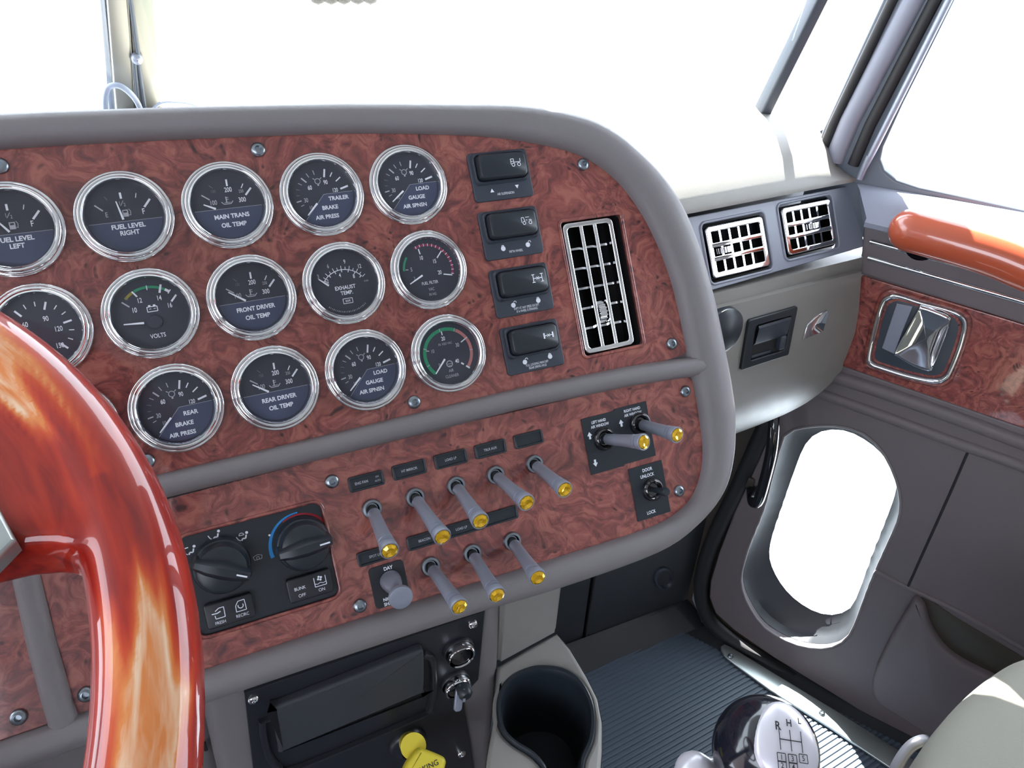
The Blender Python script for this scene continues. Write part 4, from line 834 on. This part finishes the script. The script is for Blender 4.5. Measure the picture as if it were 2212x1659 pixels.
def dr1(bm, x, y):
    zz = .0037
    text(bm, 'FRESH', (x - 7) * K, (y - 5.2) * K, 2.1 * K, zz, 1, .85, 0); text(bm, 'RECIRC', (x + 7.5) * K, (y - 4.6) * K, 2.1 * K, zz, 1, .85, 0)
    pl(bm, [((x - 7 + a) * K, (y + b) * K) for a, b in ((-4.4, 1.6), (-1, 1.4), (1.4, 2.2))], .7 * K, zz); pl(bm, [((x - 7 + a) * K, (y + b) * K) for a, b in ((-2.6, .2), (-2.4, -2.2), (3.6, -2.2), (3.8, 4.6), (.6, 4.6), (-2, 3))], .5 * K, zz)
    pl(bm, [((x + 7.5 + a) * K, (y + b) * K) for a, b in ((-3.4, -1.6), (-3.2, 2.6), (-1.2, 5.4), (3, 5.6), (3.2, -1.6), (-3.6, -1.6))], .5 * K, zz); ringp(bm, (x + 7.5) * K, (y + 2) * K, 1.7 * K, .6 * K, zz, 1, 150, 390, 10)
def dr2(bm, x, y):
    zz = .0037
    text(bm, 'BUNK', (x - 7) * K, (y + .8) * K, 2.3 * K, zz, 1, .9, 0); text(bm, 'OFF', (x - 6.5) * K, (y - 4.4) * K, 2.3 * K, zz, 1, .9, 0); text(bm, 'ON', (x + 7.4) * K, (y - 4.4) * K, 2.3 * K, zz, 1, .9, 0)
    pl(bm, [((x + 7.4 + a) * K, (y + b) * K) for a, b in ((-4, 5), (-4, -1.6), (4, -1.6), (4, 5))], .5 * K, zz); pl(bm, [((x + 7.4 + a) * K, (y + b) * K) for a, b in ((-4, .6), (-2, 0), (0, .8), (2, 0), (4, .6))], .4 * K, zz)
    for k in range(4):
        t = k * math.pi / 2 + .4; ringp(bm, (x + 7.4 + 1.2 * math.cos(t)) * K, (y + 3.8 + 1.2 * math.sin(t)) * K, .4 * K, .8 * K, zz, 1, n=8)
rk2((496, 1317), (31.5, 17), dr1, ''); rk2((668, 1263), (31, 17), dr2, '')

# ================================================================== PASSENGER SIDE OF THE DASHBOARD
pd_ = empty('passenger_dashboard', GF, 'grey tan passenger dashboard with rounded padded top beside the door', 'dashboard')
def bz2(b, z):                                # (forward, up) metres relative to the GF origin -> GF coordinates
    c, s = math.cos(math.radians(30)), math.sin(math.radians(30)); return (z * c + b * s, -(b * c) + z * s)
prof = [(.024, .046), (.016, .050), (.016, .056), (.024, .067), (.040, .086), (.062, .103), (.092, .117), (.13, .125), (.18, .128), (.26, .127), (.36, .120), (.52, .095), (.52, .03), (.12, .03)]
bm = new(); L = []
for x, k in ((-.80, 1), (-.6, 1), (-.45, 1), (-.35, 1), (-.25, 1), (-.18, 1), (-.12, 1), (-.085, .995), (-.06, .975), (-.04, .94), (-.024, .89), (-.012, .82), (-.004, .72), (0, .60)):
    row = []
    for b, z in prof:
        bb_, zz = .30 + (b - .30) * (1 if z < .06 else (1 + k) / 2 if k < 1 else 1), .046 + (z - .046) * k
        if z < .05: bb_, zz = b, z
        y, h = bz2(bb_, zz); row.append(V((x + .004, y, h)))
    L.append(row)
loft(bm, L, close=True, cap0=True, cap1=True); bmesh.ops.recalc_face_normals(bm, faces=bm.faces)
obj('padded_top', bm, pd_, None, vinyl_light, smooth=50)
VW, VH = .097, .068
vl = (-.208, .0035); vr = (-.0885, .0085)
bm = new(); me = sheet([(-.62, -.046), (.004, -.032), (.006, .048), (-.62, .048)], [rrect(VW, VH, .006, 5, *vl), rrect(VW - .004, VH - .002, .006, 5, *vr)], -.006, 0, .001)
obj('vent_panel', me, pd_, None, face_strip, smooth=35)
for c, w, h in ((vl, VW, VH), (vr, VW - .004, VH - .002)):
    Q = rrect(w + .003, h + .003, .007, 5, *c); bm = new(); tube(bm, [V((*q, .0)) for q in Q] + [V((*Q[0], .0))], .0017, 8, cap=False); obj('lip', bm, pd_, None, face_strip, smooth=80)
air_vent(GF @ T(*vl, 0) @ M.Rotation(0, 4, 'Z'), VW - .004, VH - .005, 5, 3, 'chrome air vent in the passenger dashboard, the one further from the door', False, None, .004, (-.015, 0), 'chrome vents above the glove box', tb=.0027, fw=.0062)
air_vent(GF @ T(*vr, 0), VW - .008, VH - .007, 5, 3, 'chrome air vent in the passenger dashboard, the one nearest the door', False, None, .004, (.012, 0), 'chrome vents above the glove box', tb=.0027, fw=.0062)
# lower body of the dashboard in G2 coordinates, drooping and rounded at the right foot
def g2h(y):                                   # how far the face falls back near its foot
    return -.085 * max(0, (-y - .16) / .125) ** 2
def facing(out, off, thick, bm, n=26):
    """curved skin following the drooping face, outline = list of (x, y)"""
    xs = [p[0] for p in out]; ys = [p[1] for p in out]; y0, y1 = min(ys), max(ys); A = []; B = []
    for i in range(n + 1):
        y = y0 + (y1 - y0) * i / n; y = min(max(y, y0 + 1e-5), y1 - 1e-5); X = []
        for k in range(len(out)):
            a = out[k - 1]; b = out[k]
            if (a[1] - y) * (b[1] - y) < 0: X.append(a[0] + (b[0] - a[0]) * (y - a[1]) / (b[1] - a[1]))
        A.append((min(X), max(X), y))
    L = []
    for xa, xb, y in A:
        e = .003 if thick > .004 else .001; z = g2h(y) + off
        L.append([V((xa, y, z - thick)), V((xa, y, z - e)), V((xa + e * .3, y, z - e * .3)), V((xa + e, y, z)), V((xb - e, y, z)), V((xb - e * .3, y, z - e * .3)), V((xb, y, z - e)), V((xb, y, z - thick))])
    loft(bm, L, True, True, True); bmesh.ops.recalc_face_normals(bm, faces=bm.faces)
m2 = GF.inverted() @ G2
bodyo = [(-.62, .006), (.012, .002), (.030, -.06), (.036, -.115), (.026, -.16), (.004, -.205), (-.022, -.235), (-.05, -.252), (-.09, -.262), (-.16, -.268), (-.62, -.272)]
bm = new(); facing(bodyo, -.004, .03, bm, 40); obj('lower_body', bm, pd_, m2, vinyl_light, smooth=40)
bm = new(); box(bm, -.62, -.0, -.235, .0, -.22, -.05); obj('inner_box', bm, pd_, m2, dark)
gb = empty('glove_box_lid', G2, 'grey tan glove box lid under the passenger air vents', 'glove box')
lid = [(-.40, -.012), (-.008, -.014), (-.002, -.017), (.0, -.024), (.012, -.075), (.016, -.11), (.008, -.148), (-.010, -.188), (-.034, -.218), (-.060, -.236), (-.100, -.246), (-.16, -.251), (-.40, -.255)]
bm = new(); facing(lid, .004, .008, bm, 48); obj('lid', bm, gb, None, vinyl_light, smooth=40)
# latch
lp = [loc(x, y, G2, .005) for x, y in ((1613, 692), (1718, 660), (1705, 755), (1597, 808))]
lx0 = (lp[0][0] + lp[3][0]) / 2; lx1 = (lp[1][0] + lp[2][0]) / 2; ly1 = (lp[0][1] + lp[1][1]) / 2; ly0 = (lp[2][1] + lp[3][1]) / 2
lw, lh = lx1 - lx0, ly1 - ly0; lcx, lcy = (lx0 + lx1) / 2, (ly0 + ly1) / 2
me = sheet(ccw(rrect(lw, lh, .003, 4, lcx, lcy)), [rrect(lw * .72, lh * .70, .003, 4, lcx + lw * .03, lcy)], .002, .008, .0012); la = obj('latch', me, gb, None, navy, smooth=35)
bm = new(); box(bm, lcx - lw * .34, lcx + lw * .40, lcy - lh * .36, lcy + lh * .36, .002, .0042); obj('latch_recess', bm, la, None, rubber)
bm = new(); L = []
for y, z in ((.34, .009), (.30, .0105), (.0, .0085), (-.06, .006)): L.append([V((lcx - lw * .30, lcy + lh * y, z)), V((lcx + lw * .36, lcy + lh * y, z))])
loft(bm, L, False); box(bm, lcx + lw * .22, lcx + lw * .34, lcy - lh * .30, lcy - lh * .02, .004, .011, bev=.002); box(bm, lcx - lw * .3, lcx + lw * .1, lcy - lh * .33, lcy - lh * .28, .004, .0062, bev=.0005)
obj('latch_lever', bm, la, None, slate, smooth=30)
bm = new(); P = [loc(x, y, G2, .006) for x, y in ((1734, 735), (1744, 702), (1756, 690), (1762, 684), (1787, 670), (1791, 675), (1778, 717), (1744, 730))]
plate(bm, ccw(P), .003, .0065, .0012); obj('badge', bm, gb, None, chrome, smooth=35, label='small chrome badge')
# round black knob at the side of the instrument panel
x, y = loc(1543, 705, G2, .012); g = empty('lighter_knob', G2 @ T(x, y, .0), 'round black knob half hidden where instrument panel meets glove box', 'knob')
bm = new(); lathe(bm, [(.012, .004), (.014, .016), (.026, .018), (.029, .023), (.028, .029), (.022, .033), (.0005, .034)], 40); obj('cap', bm, g, None, navy, smooth=45)
# defroster slot in the padded top by the door
y_, h_ = bz2(.085, .110)
P0 = GF.inverted() @ hit(1796, 300, GF, h_ - .0); P1 = GF.inverted() @ hit(1830, 352, GF, h_ + .03)
ax = (P1 - P0); bm = new()
tube(bm, [V((-.022, *bz2(.075, .098))), V((-.020, *bz2(.055, .083)))], .0045, 10); obj('defroster_slot', bm, pd_, None, slate, smooth=60)
bm = new(); tube(bm, [V((-.030, *bz2(.045, .080))), V((-.010, *bz2(.040, .070)))], .0025, 8); obj('slot_lip', bm, pd_, None, vinyl_light, smooth=60)

# ================================================================== UNDER THE INSTRUMENT PANEL
knee = empty('lower_console', QF, 'taupe lower console under the instrument panel', 'console')
bm = new(); bevp = [(-.75, .03), (-.75, -.30), (.21, -.30), (.207, -.21), (.209, -.10), (.211, .03)]
plate(bm, ccw([(-.028, .03), (-.034, -.10), (-.045, -.33), (.212, -.33), (.206, -.21), (.209, -.10), (.211, .03)]), -.05, -.0035, .012); obj('center_stack', bm, knee, None, vinyl, smooth=40)
bm = new(); plate(bm, ccw([(-.30, .03), (-.30, -.33), (-.04, -.33), (-.026, -.10), (-.020, .03)]), -.12, -.018, .022); obj('column_cover', bm, knee, None, vinyl, smooth=50)
x, y = loc(443, 1612, QF, -.018); bm = new(); plate(bm, rrect(.0028, .011, .001, 3, x, y), -.0185, -.0172); obj('slot', bm, knee, None, rubber)
bm = new(); box(bm, -.95, -.24, -.6, .06, -.2, -.10); obj('knee_bolster', bm, knee, None, dark)
# black cover plate
sp = empty('cover_plate', QF, 'black cover plate with a blank radio lid under the toggle switches', 'cover plate')
bm = new(); plate(bm, ccw([(.0, .001), (-.008, -.10), (-.022, -.26), (.186, -.26), (.181, -.205), (.171, -.104), (.186, -.088), (.190, .001)]), -.003, .0005, .0008); obj('plate', bm, sp, None, black, smooth=30)
for px in ((548, 1513), (1022, 1350), (998, 1630)):
    x, y = loc(*px, QF, .002); bm = new(); lathe(bm, [(.0042, 0), (.0042, .0014), (.0032, .0028), (.0014, .0031), (.0010, .0018)], 24, at=(x, y, .0004), cap1=True); obj('screw', bm, sp, None, chrome, smooth=50)
lidp = [(.012, -.034), (.030, -.026), (.128, -.008), (.141, -.010), (.147, -.020), (.1475, -.070), (.142, -.082), (.125, -.088), (.024, -.112), (.014, -.108), (.009, -.094)]
lpx = ccw(pxloop([(565, 1560), (580, 1548), (700, 1500), (890, 1420), (920, 1412), (934, 1425), (936, 1490), (925, 1530), (905, 1545), (640, 1655), (600, 1655), (575, 1620)], QF, .001, 4))
bm = new(); c = (sum(p[0] for p in lpx) / len(lpx), sum(p[1] for p in lpx) / len(lpx)); q = lambda k, z: [V((c[0] + (x - c[0]) * k, c[1] + (y - c[1]) * k, z)) for x, y in lpx]
loft(bm, [q(1.03, .0004), q(1.03, .004), q(1.0, .0055), q(.965, .005), q(.955, .001)], True); obj('rim', bm, sp, None, black, smooth=50)
lpx2 = ccw(pxloop([(588, 1532), (600, 1525), (740, 1470), (890, 1410), (912, 1405), (916, 1420), (915, 1490), (905, 1500), (750, 1565), (615, 1622), (603, 1618), (598, 1600)], QF, .007, 3)); bm = new(); plate(bm, lpx2, .001, .0085, .003)
obj('radio_lid', bm, sp, None, dark, smooth=45)
# two lock cylinders, the lower with a key
def lock(px, label, keyed):
    x, y = loc(*px, QF, .004); g = empty('key_switch', QF @ T(x, y, 0), label, 'key switch', 'chrome-ringed key switches on the cover plate')
    bm = new(); lathe(bm, [(.0135, .0005), (.0135, .003), (.0125, .0045)], 36); obj('base', bm, g, None, black, smooth=40)
    bm = new(); lathe(bm, [(.0122, .003), (.0122, .009), (.0112, .011), (.0100, .0105), (.0096, .006)], 40); obj('ring', bm, g, None, chrome, smooth=50)
    bm = new(); lathe(bm, [(.0094, .006), (.0090, .0095), (.0001, .0098)], 32, cap1=True); box(bm, -.0008, .0008, -.005, .005, .0099, .0100); obj('barrel', bm, g, None, blackg, smooth=40)
    return g
lock((992, 1408), 'upper chrome-ringed key switch, without a key', False); gk = lock((985, 1478), 'lower chrome-ringed key switch, with the key in it', True)
k = empty('ignition_key', gk.matrix_world @ T(0, 0, .01) @ M.Rotation(-.35, 4, 'Z'), 'small silver key in the lower key switch', 'key')
bm = new(); box(bm, -.0012, .0012, -.0055, .0055, 0, .010); plate(bm, rrect(.0075, .022, .003, 5, 0, -.006), 0, .0022, .0006); bmesh.ops.rotate(bm, verts=bm.verts, matrix=M.Rotation(-.5, 3, 'X')); obj('blade', bm, k, T(0, 0, .001), steel, smooth=35)
bm = new(); lathe(bm, [(.006, 0), (.006, .009), (.004, .011)], 20, cap1=True, at=(.002, .004, 0)); obj('key_head', bm, k, None, navy, smooth=45)
# yellow parking brake knob
x, y = loc(880, 1600, QF, .0); g = empty('parking_brake_knob', QF @ T(x, y, 0), 'yellow PARKING BRAKE knob cut by the bottom edge of the picture', 'knob')
bm = new(); lathe(bm, [(.017, .0005), (.017, .004), (.015, .006), (.009, .007), (.0085, .012)], 36); obj('collar', bm, g, None, black, smooth=45)
dn = (hit(893, 1612, QF, .032) - g.matrix_world.translation); dl = (g.matrix_world.inverted().to_3x3() @ dn); Rk = V((0, 0, 1)).rotation_difference(dl.normalized()).to_matrix().to_4x4(); Lk = dl.length
bm = new(); lathe(bm, [(.0082, .008), (.0090, .02), (.0098, Lk * .8), (.0105, Lk)], 28, cap1=True); obj('neck', bm, g, Rk, yellow, smooth=50)
n_ = (V((0, 0, EYE)) - hit(925, 1660, QF, .05)).normalized()
rx = (basis(31.7, 0)[0] + V((0, 0, .12))).normalized(); n_ = (V((-.30, -.45, .84))).normalized(); rx = (rx - n_ * rx.dot(n_)).normalized(); uy = n_.cross(rx)
KF = frame(hit(900, 1675, QF, .056), rx, uy, n_); bm = new()
P = [loc(x, y, KF) for x, y in ((876, 1652), (896, 1624), (906, 1616), (914, 1616), (952, 1631), (963, 1640), (963, 1656), (945, 1700), (925, 1740), (880, 1735), (862, 1700))]
plate(bm, ccw([(p.x, p.y) for p in catmull([V((*p, 0)) for p in P], 3, True)]), -.013, .0, .004)
x, y = loc(926, 1652, KF); text(bm, 'PARKING', x - .004, y - .001, .0042, .0003, 1, .95, .01); text(bm, 'BRAKE', x - .004, y - .0085, .0042, .0003, 1, .95, .01)
o = obj('knob_head', bm, g, None, [yellow, rubber], smooth=40); o.matrix_local = g.matrix_world.inverted() @ KF

# ------------------------------------------------------------------ cup holder console
ZC = ZF(.600)
ch = empty('cup_holder_console', T(0, 0, 0), 'grey tan console with a dark cup holder below the instrument panel', 'console')
ledge = [loc(x, y, ZC) for x, y in ((1072, 1440), (1140, 1400), (1203, 1366), (1232, 1400), (1268, 1460), (1292, 1508), (1302, 1560), (1302, 1620), (1296, 1700), (1200, 1780), (1040, 1780), (1050, 1640), (1064, 1560))]
ro = pxloop([(1074, 1530), (1082, 1492), (1105, 1462), (1140, 1445), (1172, 1440), (1215, 1446), (1250, 1468), (1275, 1508), (1284, 1550), (1280, 1600), (1262, 1645), (1252, 1700), (1190, 1705), (1178, 1665), (1150, 1632), (1108, 1605), (1082, 1575)], ZC, .001, 4)
me = sheet(ccw(ledge), [ro], -.012, 0, .004); obj('ledge', me, ch, ZC, vinyl_light, smooth=40)
bm = new(); ctr = (sum(p[0] for p in ro) / len(ro), sum(p[1] for p in ro) / len(ro)); q = lambda k, z: [V((ctr[0] + (x - ctr[0]) * k, ctr[1] + (y - ctr[1]) * k, z)) for x, y in ro]
loft(bm, [q(1.02, -.004), q(1.02, .002), q(.99, .0035), q(.93, .003), q(.90, .0), q(.885, -.006), q(.84, -.04), q(.80, -.085)], True, False, True); obj('cup_well', bm, ch, ZC, navy, smooth=50)
bm = new(); L = [[V((x, y, z)) for x, y in ccw(ledge)] for z in (-.002, -.35)]; loft(bm, L, True); obj('pedestal', bm, ch, ZC, vinyl_light, smooth=30)
# upright web between console and instrument panel
A_ = [hit(1086, 1300, QF), hit(1218, 1250, QF), hit(1203, 1366, ZC), hit(1076, 1436, ZC)]
bm = new(); vs = [bm.verts.new(p) for p in A_]; bk = BK * .02; vs2 = [bm.verts.new(p + bk) for p in A_]; bm.faces.new(vs); bm.faces.new(vs2[::-1])
for i in range(4): bm.faces.new((vs[i], vs2[i], vs2[(i + 1) % 4], vs[(i + 1) % 4]))
bmesh.ops.bevel(bm, geom=bm.edges[:], offset=.003, segments=2, affect='EDGES'); bmesh.ops.recalc_face_normals(bm, faces=bm.faces)
obj('upright_web', bm, ch, None, vinyl_light, smooth=40)

# ------------------------------------------------------------------ gear lever
kc = V((0, 0, EYE)) + ray(1652, 1622) * .49
gs = empty('gear_lever', T(kc.x, kc.y, kc.z), 'glossy black gear lever knob with a silver shift pattern', 'gear lever')
bm = new(); bmesh.ops.create_uvsphere(bm, u_segments=48, v_segments=28, radius=.033)
toC = (V((0, 0, EYE)) - kc).normalized(); upn = (toC * .75 + V((.0, .0, .35)) + W @ V((.40, .02, 0))).normalized()
s_ax = V((0, 0, 1)); 
for v_ in bm.verts: v_.co.z *= 1.08; v_.co.x *= (1 - .0 * v_.co.z)
obj('knob', bm, gs, None, knobm, smooth=180)
r_ = (W @ V((1, .12, 0))); r_ = (r_ - upn * r_.dot(upn)).normalized(); u_ = upn.cross(r_)
IF = M(((r_.x, u_.x, upn.x, 0), (r_.y, u_.y, upn.y, 0), (r_.z, u_.z, upn.z, 0), (0, 0, 0, 1))) @ T(0, 0, 0)
bm = new(); L = []
for k, z in ((1.04, .0280), (1, .0310), (.94, .0322), (.7, .0345), (.4, .0356), (.02, .0360)):
    L.append([V((.0200 * k * math.cos(t) * (1 - .12 * math.sin(t)), .0235 * k * math.sin(t), z - (.0016 if k > .9 else 0))) for t in [2 * math.pi * i / 40 for i in range(40)]])
loft(bm, L, True, False, True)
bm2 = new(); zt = .0362
inl = obj('inlay', bm, gs, IF, silverp, smooth=60)
text(bm2, 'R', -.0085, .0075, .0048, zt, 0, .9, .02); text(bm2, 'H', -.001, .0100, .0040, zt, 0, .9, .02); text(bm2, 'L', .006, .0120, .0034, zt, 0, .9, .02)
for x in (-.008, -.001, .006): bar(bm2, x, .006, x, -.006, .0005, zt, 0)
bar(bm2, -.008, .0, .006, .0, .0006, zt, 0)
for s, x, y in (('1', -.008, -.010), ('3', -.001, -.010), ('5', .006, -.009), ('2', -.008, -.0145), ('4', -.001, -.0145)):
    pl(bm2, [(x - .0026, y - .0026), (x + .0026, y - .0026), (x + .0026, y + .0022), (x - .0026, y + .0022), (x - .0026, y - .0026)], .0005, zt, 0); text(bm2, s, x, y, .0030, zt, 0, .9, .01)
obj('shift_pattern', bm2, inl, None, rubber)
bm = new(); lo_d = V((.10, -.05, -1)).normalized(); tube(bm, [lo_d * .028, lo_d * .06, lo_d * .72], [.015, .011, .011], 20); obj('lever', bm, gs, None, steel, smooth=60)
sd = (ray(1500, 1668) * .50 + V((0, 0, EYE))) - kc
bm = new(); roundtube(bm, [sd, sd * .8 + V((0, 0, -.012)), sd * .5 + V((0, 0, -.02))], .013, 20); obj('range_switch', bm, gs, None, silverp, smooth=80, label='pale grey range switch at the side of the knob')

# ------------------------------------------------------------------ passenger seat
ZSs = ZF(.56); st = empty('seat', T(0, 0, 0), 'grey tan passenger seat with its corner in sunlight', 'seat')
outl = [loc(x, y, ZSs) for x, y in ((2230, 1405), (2185, 1422), (2130, 1458), (2080, 1500), (2035, 1548), (1998, 1600), (1972, 1650), (1940, 1720), (1900, 1850), (2000, 2100), (2500, 2100), (2600, 1700), (2400, 1380), (2290, 1385))]
P = ccw([(p.x, p.y) for p in catmull([V((*p, 0)) for p in outl], 4, True)]); cc = (sum(p[0] for p in P) / len(P), sum(p[1] for p in P) / len(P))
bm = new(); q = lambda k, z: [V((cc[0] + (x - cc[0]) * k, cc[1] + (y - cc[1]) * k, z)) for x, y in P]
loft(bm, [q(.93, -.17), q(.99, -.14), q(1.0, -.06), q(.985, -.025), q(.95, -.006), q(.88, .004), q(.6, .010), q(.2, .012)], True, True, True); obj('cushion', bm, st, ZSs, seatm, smooth=60)
bm = new(); P = catmull([ray(x, y) * d_ + V((0, 0, EYE)) for x, y, d_ in ((1925, 1700, .82), (1935, 1660, .82), (1960, 1620, .82), (1985, 1602, .82), (2010, 1600, .83), (2040, 1605, .85))], 5); tube(bm, P, .006, 12); obj('adjuster_bar', bm, st, None, black, smooth=80)
bm = new(); box(bm, .45, .70, -.65, -.40, .0, .38, bev=.01); obj('pedestal', bm, st, None, dark, smooth=40)

# ================================================================== STEERING WHEEL
el, az = math.radians(73.4), math.radians(29.09)
wn_ = V((-math.sin(az) * math.cos(el), -math.cos(az) * math.cos(el), math.sin(el))); e1 = V((math.cos(az), -math.sin(az), 0)); e2 = wn_.cross(e1)
WF = frame(V((-.1155, .3159, EYE - .2149)), e1, e2, wn_)
sw = empty('steering_wheel', WF, 'glossy red wooden steering wheel with pale sapwood grain', 'steering wheel')
bm = new(); L = []; RW, RT = .23, .0172
for i in range(180):
    t = 2 * math.pi * i / 180; c_ = V((math.cos(t), math.sin(t), 0)); L.append([c_ * (RW + RT * math.cos(s)) + V((0, 0, RT * math.sin(s))) for s in [2 * math.pi * k / 20 for k in range(20)]])
L.append(L[0]); loft(bm, L, True)
for rot in (0, 180):
    R = M.Rotation(math.radians(rot), 4, 'Z'); sg = -1 if rot else 1
    pad = [(.232, -.002), (.2160, .0045), (.2125, .0150), (.206, .0200), (.196, .0225), (.180, .0240), (.160, .0265), (.150, .030), (.150, .115), (.165, .122), (.178, .130), (.188, .138), (.205, .118), (.222, .085), (.232, .04)]
    Q = [(p.x, sg * p.y) for p in catmull([V((*p, 0)) for p in pad], 3, True)]
    b2 = new(); plate(b2, ccw(Q), -.0135, .0135, .009); me_ = bpy.data.meshes.new('x'); b2.to_mesh(me_); b2.free(); add_mesh(bm, me_, R)
me = bpy.data.meshes.new('rim'); bmesh.ops.recalc_face_normals(bm, faces=bm.faces); bm.to_mesh(me); bm.free(); tmp = bpy.data.objects.new('rim', me); COL.objects.link(tmp)
rm = tmp.modifiers.new('r', 'REMESH'); rm.mode = 'VOXEL'; rm.voxel_size = .0022; s_ = tmp.modifiers.new('s', 'SMOOTH'); s_.iterations = 14; s_.factor = .6
me2 = bpy.data.meshes.new_from_object(tmp.evaluated_get(bpy.context.evaluated_depsgraph_get())); bpy.data.objects.remove(tmp)
att = me2.attributes.new('sap_glint', 'FLOAT', 'POINT'); vals = []
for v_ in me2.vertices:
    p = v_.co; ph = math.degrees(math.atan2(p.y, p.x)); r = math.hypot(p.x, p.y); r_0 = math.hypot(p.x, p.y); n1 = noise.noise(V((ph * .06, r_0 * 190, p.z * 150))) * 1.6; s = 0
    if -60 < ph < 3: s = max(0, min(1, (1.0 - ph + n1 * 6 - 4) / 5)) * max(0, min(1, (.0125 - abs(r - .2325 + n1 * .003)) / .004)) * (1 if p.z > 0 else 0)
    if 10 < ph < 45: s = max(s, max(0, min(1, (ph - 16 + n1 * 14) / 10)) * max(0, min(1, (.013 - abs(r - .225 + n1 * .006)) / .006)) * (1 if p.z > .002 else 0))  # upper band: sapwood, partly a highlight painted into the wood colour
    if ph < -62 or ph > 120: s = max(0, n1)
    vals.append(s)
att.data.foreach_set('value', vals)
gr = me2.attributes.new('grain', 'FLOAT_VECTOR', 'POINT'); gv = []
for v_ in me2.vertices:
    p = v_.co; gv += [math.atan2(p.y, p.x) * .23 * 22, math.hypot(p.x, p.y) * 190, p.z * 190]
gr.data.foreach_set('vector', gv)
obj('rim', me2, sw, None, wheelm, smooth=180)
for sg in (1, -1):
    bm = new(); P = [(.030 * sg, -.020), (.17 * sg, .000), (.1885 * sg, .0135), (.1975 * sg, .0220), (.1925 * sg, .0400), (.1860 * sg, .0580), (.165 * sg, .060), (.03 * sg, .03)]
    plate(bm, ccw(P), .0085, .0165, .002); obj('spoke', bm, sw, None, silverp if 0 else alum, smooth=30)
bm = new(); lathe(bm, [(.055, -.03), (.06, 0), (.058, .014), (.05, .022), (.02, .026), (.0005, .027)], 48); obj('hub', bm, sw, None, blackg, smooth=50)
bm = new(); lathe(bm, [(.035, -.5), (.035, -.03)], 32, cap0=True); obj('column', bm, sw, None, dark, smooth=50)
